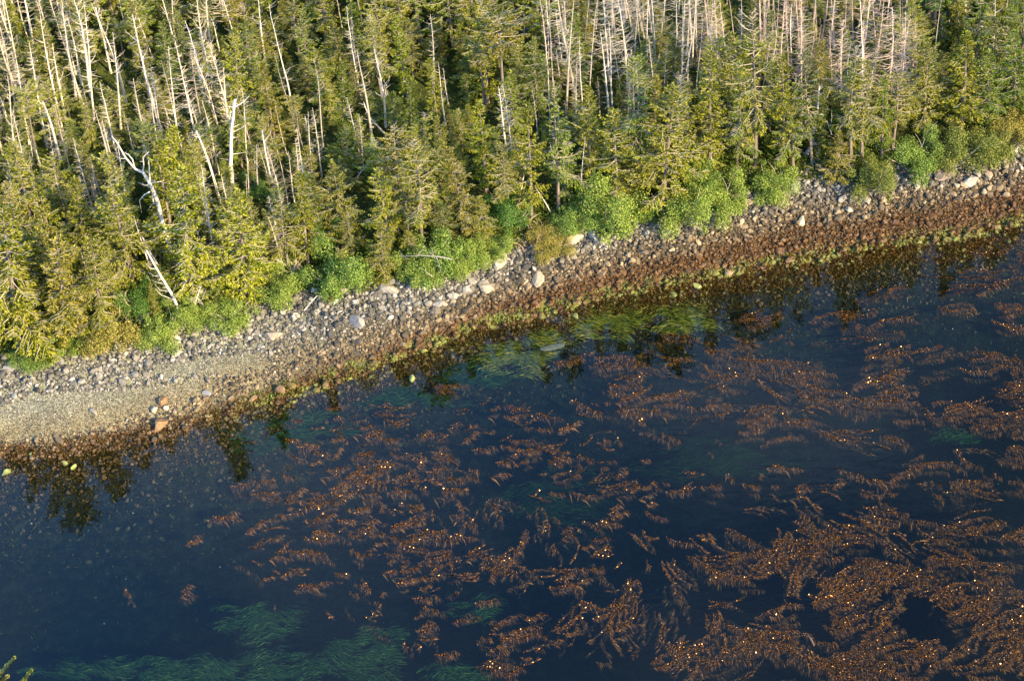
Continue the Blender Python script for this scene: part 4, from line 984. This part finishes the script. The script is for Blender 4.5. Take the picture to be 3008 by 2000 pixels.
# ------------------------------------------------------------------ alders and shrubs
def alder(rad, n, leaf):
    lv, st = MB(), MB(); lobes = [(Vector((U(-1.1, 1.1), U(-1.1, 1.1), U(.1, 1.15) * U(.5, 1.1))) * rad, U(.14, .42) * rad) for _ in range(26)] + [(Vector((U(-.3, .3), U(-.3, .3), U(.3, .6))) * rad, U(.35, .5) * rad) for _ in range(3)]
    for c, r in lobes:
        limb(st, Vector((U(-.15, .15), U(-.15, .15), -.1)), (c + Vector((0, 0, .3))).normalized(), c.length, .035, U(-.3, .3), .2, .4, 5, .1, 4)
        for _ in range(int(n / 16 * (r / rad / .36) ** 2)):
            d = Vector((random.gauss(0, 1), random.gauss(0, 1), random.gauss(.2, 1))).normalized(); p = c + d * r * (U(.45, 1.1) ** .6 + (U(0, .45) if R() < .25 else 0))
            if p.z < .05: continue
            a = Vector((random.gauss(0, 1), random.gauss(0, 1), random.gauss(-.2, .6))).normalized(); b = a.cross((d + Vector((U(-.9, .9), U(-.9, .9), U(-.4, 1.0)))).normalized())
            if b.length < .1: continue
            b.normalize(); l = leaf * U(.7, 1.35)
            lv.quad(tuple(p), tuple(p + a * l * .5 + b * l * .33), tuple(p + a * l), tuple(p + a * l * .5 - b * l * .33))
    return lv.mesh('foliage', M['leaves']), st.mesh('stems', M['twigs'])
ALD = [alder(1.5, 10500, .092) for _ in range(5)]
BR, MD, DK, OL, TN = (1.25, 1.15, 1.1), (.95, .98, 1.0), (.55, .72, .75), (1.0, .8, .9), (1.5, .95, 1.1)
SHRUBS = [
 (990, 800, 78, 92, MD, 'big round dark-centred green alder at the beach edge left of the dark spruce'),
 (1240, 795, 55, 45, BR, 'low bright alder behind the white boulder'), (1300, 770, 80, 72, MD, 'bright leafy alder under the long level log'), (1370, 775, 50, 44, BR, 'low pale-green alder at the right of the level log'),
 (1495, 625, 62, 52, DK, 'dark blue-green alder behind the centre bank'), (1450, 735, 44, 34, BR, 'low green shrub above the wedge-shaped boulder'),
 (1782, 620, 88, 88, BR, 'brightest round alder above the white ledge'), (1690, 640, 62, 46, MD, 'green alder left of the brightest one above the ochre outcrop'), (1868, 615, 46, 40, DK, 'small dark alder right of the brightest one'),
 (2000, 615, 72, 84, BR, 'bright tall alder, left one of the long alder row'), (2120, 590, 64, 66, BR, 'bright alder in the middle of the long alder row'), (2060, 520, 50, 50, MD, 'shaded alder behind the long alder row'),
 (2258, 545, 64, 50, BR, 'round bright alder right of the long row, before the dark hollow'), (2470, 340, 40, 60, DK, 'dark green alder deep behind the twisted snag'),
 (2560, 525, 62, 70, OL, 'pale olive feathery shrub hanging over the beach at the right'), (2690, 460, 66, 78, MD, 'green alder at the right with twigs on its left'), (2815, 450, 76, 56, OL, 'olive shrub right of the green alder'),
 (2915, 420, 70, 50, OL, 'olive shrub under the trees at the right end of the bank'), (2985, 385, 60, 50, TN, 'yellowish grassy shrub above the white outcrop at the right edge'),
 (485, 975, 55, 58, BR, 'bright green alder at the left beach edge under the leaning trunks'), (405, 880, 56, 46, DK, 'dark green shrub behind the contorted trunk'), (560, 925, 50, 34, BR, 'low bright shrub right of the leaning white trunks'),
 (670, 915, 66, 36, BR, 'low yellow-green shrub above the white driftwood log'), (825, 850, 66, 46, BR, 'bright yellow-green shrub below the root heap'), (300, 985, 74, 56, TN, 'tan-yellow dying shrub at the left forest edge'),
 (200, 1010, 50, 30, BR, 'low green shrub under the tan-yellow shrub'), (100, 1040, 60, 22, MD, 'low mossy shrub at the far left forest edge'), (1580, 690, 46, 32, TN, 'brown-yellow low shrub on the bank left of the ochre outcrop'),
 (1620, 735, 50, 26, TN, 'low yellowish tussock shrub below the ochre outcrop'), (760, 560, 40, 36, DK, 'shaded green shrub behind the crossed snag group'), (2760, 470, 36, 22, OL, 'small olive shrub at the bank below the right slope'),
 (940, 690, 50, 40, DK, 'shaded green shrub left of the big round alder'), (130, 700, 50, 50, DK, 'deep green shrub in the dark gap between the left spruces'),
]
MARKB = [(990, 800, 'the big round alder'), (1300, 770, 'the level log'), (1782, 640, 'the white ledge'), (2000, 640, 'the long alder row'), (2360, 540, 'the grey cracked ledge'), (2700, 480, 'the right-hand alder'), (500, 960, 'the leaning white trunks'), (700, 920, 'the white driftwood log'), (200, 1040, 'the tan-yellow shrub'), (1540, 730, 'the brown root tangle'), (2930, 430, 'the white outcrop at the right')]
for k in range(26):
    sx = U(-10, 3000); p0 = Vector((at_z(sx, float(np.interp(sx, [a for a, b in TREELINE], [b for a, b in TREELINE])), ZT))); p = Vector((p0.x, p0.y + U(-.5, 2.2), 0)); p.z = gz(p.x, p.y); qx, qy = proj(p)
    e = tree_root('low_shrub', p); e.location = p; w = U(.22, .55); e.rotation_euler = (0, 0, U(0, 6.28)); e.scale = (w * U(.8, 1.6), w, w * U(.6, 1.1)); c = random.choice([BR, BR, MD, OL, TN, DK])
    f, s_ = ALD[k % 5]; obj('foliage', f, e, color=c); obj('stems', s_, e)
    auto_label(e, ('wide ' if w > .45 else 'small ') + {BR: 'bright green', MD: 'green', DK: 'dark green', OL: 'olive', TN: 'yellowish'}[c] + ' low bush', 'shrub', 'low bushes along the top of the beach', qx, qy, MARKB)
for i, (sx, sy_, rx, ry, c, lab) in enumerate(SHRUBS):
    p = on_ground(sx, sy_ + ry * .45); w = rx / 44.0 / 1.5; h = ry * 2 / 44 / .82 / 2.5
    e = tree_root('alder_shrub', p); e.location = p; e.rotation_euler = (0, 0, U(0, 6.28)); e.scale = (w, w, min(h, w * 1.3))
    f, s = ALD[i % 5]; obj('foliage', f, e, color=c); obj('stems', s, e); tag(e, lab, 'shrub', 'alders and shrubs along the bank')

# ------------------------------------------------------------------ forest ground cover
n = 150000; x = rng.uniform(-44, 50, n); y0 = np.maximum(tree_y(x), shore_y(x) + 2); gg = rng.uniform(-.5, 62, n); near_ = rng.uniform(0, 1, n) < .25; gg[near_] = rng.uniform(-.6, 3, near_.sum())
y = y0 + gg; P = np.stack([x, y, ground_z(x, y)], 1); nz = bumps(x * 2.1, y * 2.1); k = nz > -.5 + rng.uniform(-.4, .2, n); P = P[k]; nz = nz[k]; P[:, 2] += rng.uniform(0, 1, len(P)) * np.clip(.35 + .8 * nz, .25, 1.1)
tag(obj('undergrowth', leaf_scatter(P, rng.uniform(.12, .3, len(P)), rng.uniform(.07, .14, len(P)), M['moss'], 'undergrowth', .5, .3)), 'mossy leafy undergrowth covering the forest floor', 'undergrowth', None, 'stuff')

# ------------------------------------------------------------------ eelgrass beds
def bed(label, px, py, rx, ry, n, z0, ang, color, L=.85):
    a = rng.uniform(0, 2 * PI, n); r = rng.uniform(0, 1, n) ** .72 * 1.15; wob = 1 + .25 * np.sin(a * 3 + px) + .15 * np.sin(a * 7)
    qx = px + rx * r * np.cos(a) * wob; qy = py + ry * r * np.sin(a) * wob; seg = 5
    keep = np.sin(qx * .045 + 1.3 * np.sin(qy * .06)) + np.sin(qy * .11 + qx * .02) + rng.normal(0, .5, n) > -.7
    qx, qy = qx[keep], qy[keep]; n = len(qx); D = np.array([(px_, py_) for px_, py_ in zip(qx, qy)]); base = np.array([tuple(at_z(u, v, z0)) for u, v in D]); base[:, 2] += rng.uniform(-.12, .15, n)
    th = ang + .35 * np.sin(base[:, 0] * .9 + base[:, 1] * .6) + rng.normal(0, .16, n); ll = L * rng.uniform(.6, 1.2, n); V_, wv = [], rng.uniform(.012, .03, n)
    for k in range(seg + 1):
        u = k / seg; t2 = th + .5 * np.sin(u * 3 + base[:, 0] * 2) * .4
        c = base + np.stack([np.cos(t2), np.sin(t2), np.zeros(n)], 1) * (ll * u)[:, None]; c[:, 2] = np.minimum(base[:, 2] + .12 * math.sin(u * PI), -.02)
        s = np.stack([-np.sin(t2), np.cos(t2), rng.normal(0, .5, n)], 1) * (wv * (1 - .6 * u))[:, None]
        V_ += [c - s, c + s]
    Vv = np.stack(V_, 1); m_ = 2 * (seg + 1); F = np.array([(2 * k, 2 * k + 1, 2 * k + 3, 2 * k + 2) for k in range(seg)])
    me = np_mesh('eelgrass', Vv.reshape(-1, 3), (F[None] + (np.arange(n) * m_)[:, None, None]).reshape(-1, 4), M['eelgrass'])
    tag(obj('eelgrass_bed', me, color=color), label, 'eelgrass', 'beds of green eelgrass under the water', 'stuff')
E1, E2, E3 = (3.6, .95, .9), (.55, .36, .65), (.3, .2, .34)
for args in [
 ('bright yellow-green eelgrass in the tree shade below the middle of the beach', 1750, 940, 130, 45, 1500, -.3, -.1, E1), ('bright eelgrass patch just right of the shaded tree reflections', 1985, 940, 85, 48, 900, -.35, -.25, E1),
 ('broad green eelgrass beside the pale submerged slab', 1480, 1050, 130, 45, 1500, -.35, -.1, E1), ('teal eelgrass beneath the shaded patch in the centre', 1370, 1110, 110, 30, 900, -.5, -.05, E2),
 ('teal eelgrass below the brown kelp line off the beach middle', 1170, 1180, 130, 26, 900, -.45, -.05, E2), ('wide green eelgrass off the tip of the gravel bar', 800, 1255, 170, 62, 2000, -.4, -.15, E2),
 ('dim eelgrass left of the snag reflection', 470, 1370, 110, 36, 700, -.6, -.1, E3), ('dark green eelgrass in the blue gap right of centre', 2080, 1360, 180, 48, 1300, -.7, 0.05, E3),
 ('teal eelgrass speck near the right edge', 2790, 1290, 60, 20, 250, -.6, 0, E2), ('dark green eelgrass amid scattered kelp in the centre', 1620, 1470, 150, 80, 1400, -.6, -.1, E3),
 ('fan of green eelgrass in the lower left water', 745, 1835, 100, 55, 1000, -.5, -.12, E2), ('green eelgrass at the bottom edge left of centre', 1060, 1925, 100, 70, 1300, -.5, -.12, E2),
 ('long green eelgrass bed along the bottom left edge', 620, 1970, 400, 42, 3200, -.45, -.12, E2), ('small green eelgrass under the arched kelp', 1380, 1800, 60, 34, 400, -.5, 0, E2), ('green eelgrass at the bottom edge in the centre', 1330, 1985, 90, 30, 500, -.5, -.1, E2),
 ('pale green eelgrass in shallow water under the middle beach rocks', 1590, 1000, 60, 24, 400, -.3, -.4, E1)]:
    bed(*args)

# ------------------------------------------------------------------ kelp
def kelp_strand(L, side, curve):
    """stem at the surface with small wet blades (facets) along it, longer fronds trailing just under it"""
    n = 16; th = -curve / 2; p = np.array([0., 0., 0.]); path = [p]
    ph = U(0, 6.28)
    for k in range(n):
        th += curve / n + .16 * math.sin(k * .9 + ph) + U(-.06, .06); p = p + np.array([math.cos(th), math.sin(th), 0]) * (L / n); path.append(p)
    path = np.array(path); path[:, 2] = .008 - .07 * np.maximum(0, np.sin(np.arange(n + 1) * .45 + ph)) ** 2
    fr, bl = [], []
    def at(f):
        i = int(f); return path[i] * (1 - f + i) + path[i + 1] * (f - i)
    for j in range(int(L * 46)):
        f = U(0, n - .01); b = at(f) + [0, 0, U(-.05, .0)]; a = U(-.45, .45) + side; l = U(.13, .32) * (1.0 if R() < .85 else 1.5)
        d = np.array([math.cos(a), math.sin(a), 0]); q = np.array([-math.sin(a), math.cos(a), U(-1.8, 1.8)]) * U(.012, .026)
        z0 = U(-.07, .0); e = b + d * l + np.array([U(-.05, .05), U(-.05, .05), -U(.06, .34)])
        fr += [b, b + d * l * .45 + q + [0, 0, z0], e, b + d * l * .45 - q + [0, 0, z0]]
    for j in range(int(L * 26)):
        b = at(U(0, n - .01)) + np.array([U(-.06, .06), U(-.06, .06), U(.0, .02)]); a = U(0, 6.28); tl = U(.25, 1.25)
        nn = np.array([math.sin(tl) * math.cos(a), math.sin(tl) * math.sin(a), math.cos(tl)]); u = np.cross(nn, [U(-1, 1), U(-1, 1), U(-1, 1)]); u /= np.linalg.norm(u) + 1e-9; v = np.cross(nn, u)
        r = U(.014, .031); b = b + [0, 0, r * math.sin(tl)]; bl += [b - u * r * 1.5, b - v * r, b + u * r * 1.5, b + v * r]
    for i in range(n):
        a, b = path[i], path[i + 1]; q = np.array([-(b - a)[1], (b - a)[0], .3 * L / n]); q = q / np.linalg.norm(q) * .012; fr += [a - q, b - q, b + q, a + q]
    return np.array(fr), np.array(bl)
KV = [kelp_strand(U(.45, .8), -.9, U(-1, 1)) for _ in range(6)] + [kelp_strand(U(1.5, 2.4), -1.0, U(-1.2, 1.2)) for _ in range(10)] + [kelp_strand(U(2.6, 3.6), -.9, U(-1.4, 1.4)) for _ in range(6)]
def kelp_mesh(items, sink=.5):
    """items: (variant, x, y, angle, scale, flip)"""
    FV, BV = [], []
    for v, x, y, a, sc_, fl in items:
        f, b = KV[v]; c, sn = math.cos(a) * sc_, math.sin(a) * sc_; Rm = np.array([[c, -sn * fl, 0], [sn, c * fl, 0], [0, 0, max(sc_, .7)]]); o_ = np.array([x, y, 0])
        sunk = R() < sink
        if sunk: o_ = o_ - [0, 0, U(.10, .65)]
        FV.append(f @ Rm.T + o_)
        if not sunk: BV.append(b @ Rm.T + o_)
    if not BV: BV.append(KV[0][1] + o_ * [1, 1, 0])
    FV = np.concatenate(FV); BV = np.concatenate(BV)
    return (np_mesh('fronds', FV, np.arange(len(FV)).reshape(-1, 4), M['kelp']), np_mesh('wet_blades', BV, np.arange(len(BV)).reshape(-1, 4), M['bladder']))
def raft(x, y, ang, n, lo, hi, gap):
    """n strands lying side by side and streaming the same way, like the teeth of a comb"""
    v0 = random.randrange(lo, hi); fl = random.choice((1, 1, -1)); out = []
    for k in range(n):
        off = (k - (n - 1) / 2) * gap + U(-.04, .04); sh = U(-.35, .35)
        out.append((v0 if R() < .5 else random.randrange(lo, hi), x - math.sin(ang) * off + math.cos(ang) * sh, y + math.cos(ang) * off + math.sin(ang) * sh, ang + U(-.12, .12), U(.7, 1.1), fl))
    return out
KM = []
for k in range(18): KM.append(kelp_mesh(raft(0, 0, U(-.3, .3), 1 + k % 4, 0, 6, .13), .0 if k % 4 == 0 else .3))
SCAT = [  # (cx, cy, rx, ry, n, label)
 (600, 1600, 260, 160, 7, 'small brown kelp tuft alone in the open blue water at the left'), (560, 1590, 10, 10, 2, 'reddish kelp tuft in the blue water, brightest at the left'),
 (950, 1260, 200, 60, 14, 'kelp tuft just off the eelgrass in front of the gravel bar tip'), (1080, 1330, 190, 70, 26, 'kelp tuft in the upper left kelp scatter'),
 (950, 1420, 220, 70, 34, 'kelp tuft in the middle left kelp scatter'), (1180, 1470, 170, 90, 34, 'kelp tuft in the dense centre of the scatter'), (820, 1540, 160, 70, 18, 'kelp tuft in the lower left kelp scatter'),
 (1000, 1640, 200, 90, 24, 'kelp tuft left of the comb-like kelp raft'), (1300, 1650, 170, 80, 22, 'kelp tuft beside the comb-like kelp raft'), (1450, 1270, 180, 70, 24, 'kelp tuft below the reflections in the centre'),
 (1600, 1380, 200, 70, 16, 'kelp tuft above the dark green eelgrass'), (1750, 1550, 160, 110, 16, 'kelp tuft at the left border of the large kelp bed'), (1250, 1800, 170, 90, 12, 'kelp tuft in the lower centre water'),
 (1450, 1900, 180, 60, 14, 'kelp tuft near the bottom edge centre'), (1750, 1780, 120, 100, 12, 'kelp tuft left of the large lower right bed'), (2000, 1420, 250, 40, 8, 'kelp tuft in the dark gap right of centre'),
 (2450, 1420, 300, 40, 12, 'kelp tuft in the gap between the two right beds')]
kn = 0
for cx0, cy0, rx, ry, n, lab in SCAT:
    for _ in range(n):
        a = U(0, 6.28); r = math.sqrt(R()); qx, qy = cx0 + rx * 1.25 * r * math.cos(a), cy0 + ry * 1.25 * r * math.sin(a); p = at_z(qx, qy, 0)
        e = tree_root('kelp_plant', p); e.location = (p.x, p.y, -.0); e.rotation_euler = (0, 0, U(-.5, .9)); s = U(.65, 1.1); e.scale = (s * 1.35, s * 1.35, 1)
        ki = random.randrange(len(KM)); f, b = KM[ki]; t_ = U(.7, 1.3); tag(obj('fronds', f, e, color=(t_, t_, t_)), kind='stuff'); tag(obj('wet_blades', b, e, color=(t_, t_, t_)), kind='stuff')
        auto_label(e, ('small ' if s < .7 else 'large ' if s > .9 else '') + ('pale ' if t_ > 1.1 else 'dark ' if t_ < .85 else '') + ('single-strand ' if ki % 4 == 0 else 'two-strand ' if ki % 4 == 1 else 'comb-like ' if ki % 4 == 3 else 'bushy ') + 'kelp tuft', 'kelp', 'floating kelp tufts', qx, qy, KMARKS); kn += 1
def kelp_bed(label, blobs, seed, dens=1.0, small=False):
    items = []
    for cx0, cy0, rx, ry, n, ang, jit in blobs:
        for _ in range(max(2, int(n * dens / 3.2))):
            a = U(0, 6.28); r = math.sqrt(R()) * 1.1; qx, qy = cx0 + rx * r * math.cos(a), cy0 + ry * r * math.sin(a); p = at_z(qx, qy, 0)
            g_ = math.sin(p.x * .8 + seed) + math.sin(p.y * 1.1 + p.x * .5) + .8 * math.sin(p.x * 1.9 - p.y * 1.6)
            if g_ < (-1.2 if small else -.85) + U(-.4, .4): continue
            big = R() < (.35 if small else .18)
            items += raft(p.x, p.y, ang + jit * (math.sin(p.x * .33 + p.y * .5 + seed) + .5 * math.sin(p.x * 1.1 - p.y * .9)) + U(-.3, .3), 1 if small and R() < .6 else random.randint(1, 3 if small else 5), 6 if small and big else 0 if small else 16 if big else 0, 10 if small and big else 6 if small else 22 if big else 16, U(.14, .24))
    e = tree_root('kelp_bed', None); f, b = kelp_mesh(items)
    f_ = obj('fronds', f, e); b_ = obj('wet_blades', b, e); f_['kind'] = 'stuff'; b_['kind'] = 'stuff'
    tag(e, label, 'kelp bed', 'beds of floating brown kelp'); e['kind'] = 'stuff'
kelp_bed('large swirling brown kelp bed filling the lower right water', [(2330, 1510, 200, 60, 55, -.3, .5), (2150, 1600, 170, 110, 85, -1.2, .9), (2450, 1660, 220, 120, 110, .0, .8), (2000, 1760, 190, 130, 120, -1.0, .9),
  (2300, 1820, 260, 130, 150, .3, .8), (2700, 1740, 300, 90, 120, .1, .4), (2700, 1890, 330, 110, 170, .3, .6), (2250, 1950, 300, 60, 90, .4, .5), (2850, 1600, 180, 90, 60, .0, .4), (2950, 1850, 90, 130, 50, .2, .5), (2550, 1800, 450, 200, 110, .1, .6)], 1, 1.55)
kelp_bed('streaky brown kelp bed at the right between the reflections and the dark gap', [(2050, 1060, 160, 60, 50, -.1, .4), (2000, 1180, 230, 80, 80, -.1, .4), (2350, 1140, 240, 90, 80, -.2, .4), (2300, 1250, 200, 50, 35, -.3, .3), (1830, 1070, 110, 40, 26, -.1, .3),
  (2800, 1080, 240, 70, 60, -.1, .3), (2820, 1200, 220, 80, 70, -.1, .3), (2750, 1340, 200, 50, 26, -.3, .3), (2150, 970, 130, 60, 30, -.4, .5), (2480, 1010, 160, 50, 16, 0, .3), (2200, 1150, 300, 100, 90, -.15, .5), (2600, 1220, 250, 90, 60, -.2, .3), (2900, 1150, 130, 130, 60, -.1, .3), (2650, 1080, 200, 50, 30, 0, .3), (2900, 1400, 120, 60, 30, -.2, .2)], 2.2, 1.0)
kelp_bed('sparse rusty kelp streaks on the cloud-reflecting water at the right edge', [(2880, 780, 150, 60, 26, .1, .2), (2700, 880, 200, 60, 16, 0, .2), (2920, 930, 110, 70, 22, 0, .2), (2860, 850, 160, 80, 40, 0, .2), (2560, 950, 140, 40, 14, 0, .2)], 3.1, 1.3)
kelp_bed('thin brown kelp line off the right of the gravel bar', [(1040, 1190, 110, 12, 12, .15, .1), (960, 1240, 60, 12, 5, .5, .1), (1240, 1150, 90, 14, 8, 0, .1), (1700, 1080, 100, 26, 10, .1, .2)], 4.0)
kelp_bed('kelp streaks above the bottom edge right of the lower eelgrass', [(1480, 1610, 90, 50, 26, -1.3, .2), (1420, 1840, 90, 30, 10, .4, .3), (1400, 1930, 120, 30, 12, -.2, .3), (2750, 1480, 160, 50, 26, -.2, .3)], 5.0)
kelp_bed('thin scattered kelp streamers between the centre tufts', [(1050, 1400, 330, 140, 110, -.3, .7), (1350, 1330, 300, 120, 80, -.2, .6), (1250, 1560, 330, 130, 110, -.5, .8), (1650, 1300, 250, 130, 60, -.1, .5), (1700, 1560, 230, 160, 80, -.7, .8), (1400, 1780, 350, 130, 50, .1, .8), (1650, 1880, 220, 110, 50, .2, .7), (1000, 1650, 280, 130, 50, -.2, .7), (2450, 1420, 500, 60, 36, -.2, .3), (1900, 1250, 250, 160, 60, -.2, .4), (2300, 1050, 500, 120, 70, -.1, .3)], 6.0, 1.9, True)
p = at_z(2380, 1875, 0); e = line_tree('brown driftwood stick afloat among the kelp at the lower right', [(2392, 1896), (2371, 1860)], .05, [], 'driftwood', 'driftwood_stick', fallen=True, twigs=0, tint=(.5, .3, .22)); e.location.z += -e.location.z + .0
p1, p2 = at_z(2392, 1896, .02), at_z(2371, 1860, .02)
mb = MB(); mb.tube([Vector((0, 0, 0)), (p2 - p1) * .5 + Vector((.02, .01, 0)), p2 - p1], [.05, .055, .03], 6); e.children[0].data = mb.mesh('trunk', M['bleached'], True); e.location = p1
# pale slabs and shells lying in the shallows
for (qx, qy, s, lab) in [(1625, 1018, 46, 'pale thin slab lying just under water among the shaded eelgrass'), (868, 1158, 44, 'pale sand-covered slab at the water edge beside the orange boulder')]:
    p = at_z(qx, qy, -.07); o = obj('submerged_slab', bould_meshes[3], None, p, (.15, .16, .12)); o.scale = (s / 45, s / 110, .05); o.rotation_euler = (0, .03, .25); tag(o, lab, 'rock')
n = 70; x = rng.uniform(-34, 40, n); y = shore_y(x) - rng.uniform(4, 28, n); P = np.stack([x, y, ground_z(x, y) + .05], 1)
me = scatter_mesh('shells', octs, octf, P, rng.uniform(.03, .07, n), M['boulder']); tag(obj('pale_shells', me, structs['seabed'], color=(.7, .75, .65)), kind='stuff')

# ------------------------------------------------------------------ tree on the near shore whose branch tips reach into the lower left corner
yb = 61.5; T = at_y(18, 1975, yb); zb = gz(T.x, yb)
mbT, mbC = MB(), MB(); base = Vector((T.x - .8, yb, zb)); e = tree_root('near_shore_cedar', base); e.location = base
topz = T.z - zb + .6
mbT.tube([Vector((0, 0, -.3)), Vector((.1, 0, topz * .5)), Vector((0, 0, topz))], [.24, .16, .05], 8)
def spray(mb, p, q):
    p, q = Vector(p), Vector(q); d = (q - p); L = d.length; d.normalize()
    for k in range(int(L / .035)):
        u = k * .035 / L; c = p + d * L * u
        for sg in (-1, 1):
            l = .5 * (1 - u) ** .8 + .10; td = (d * U(.8, 1.1) + perp(d) * sg * U(.25, .5) + Vector((0, 0, U(-.15, .15)))).normalized(); s = td.cross(Vector((U(-.4, .4), U(-.4, .4), 1))).normalized() * U(.07, .12)
            mb.quad(tuple(c), tuple(c + td * l * .5 + s), tuple(c + td * l), tuple(c + td * l * .5 - s))
for a_, b_ in (((-40, 2020), (44, 1930)), ((40, 2040), (94, 1965)), ((-60, 2050), (24, 1985))):
    spray(mbC, at_y(*a_, yb) - base, at_y(*b_, yb) - base); mbT.tube([Vector((0, 0, topz * .93)), at_y(*a_, yb) - base, at_y(*b_, yb) - base], [.05, .035, .008], 4, False)
for k in range(70):
    t = U(.25, .93); az = U(0, 6.28); L = 2.4 * (1 - t) + .4; p = Vector((0, 0, topz * t)); spray(mbC, p, p + Vector((math.cos(az) * L, math.sin(az) * L, U(-.4, .25) * L)))
obj('trunk', mbT.mesh('trunk', M['bleached'], True), e); obj('crown', mbC.mesh('crown', M['needles']), e, color=(1.6, 1.3, 1.8))
tag(e, 'conifer branch tips poking into the bottom left corner over the blue water', 'tree')

finish_labels()
print('trees', live_n, 'dead', len(DP), 'kelp', kn)
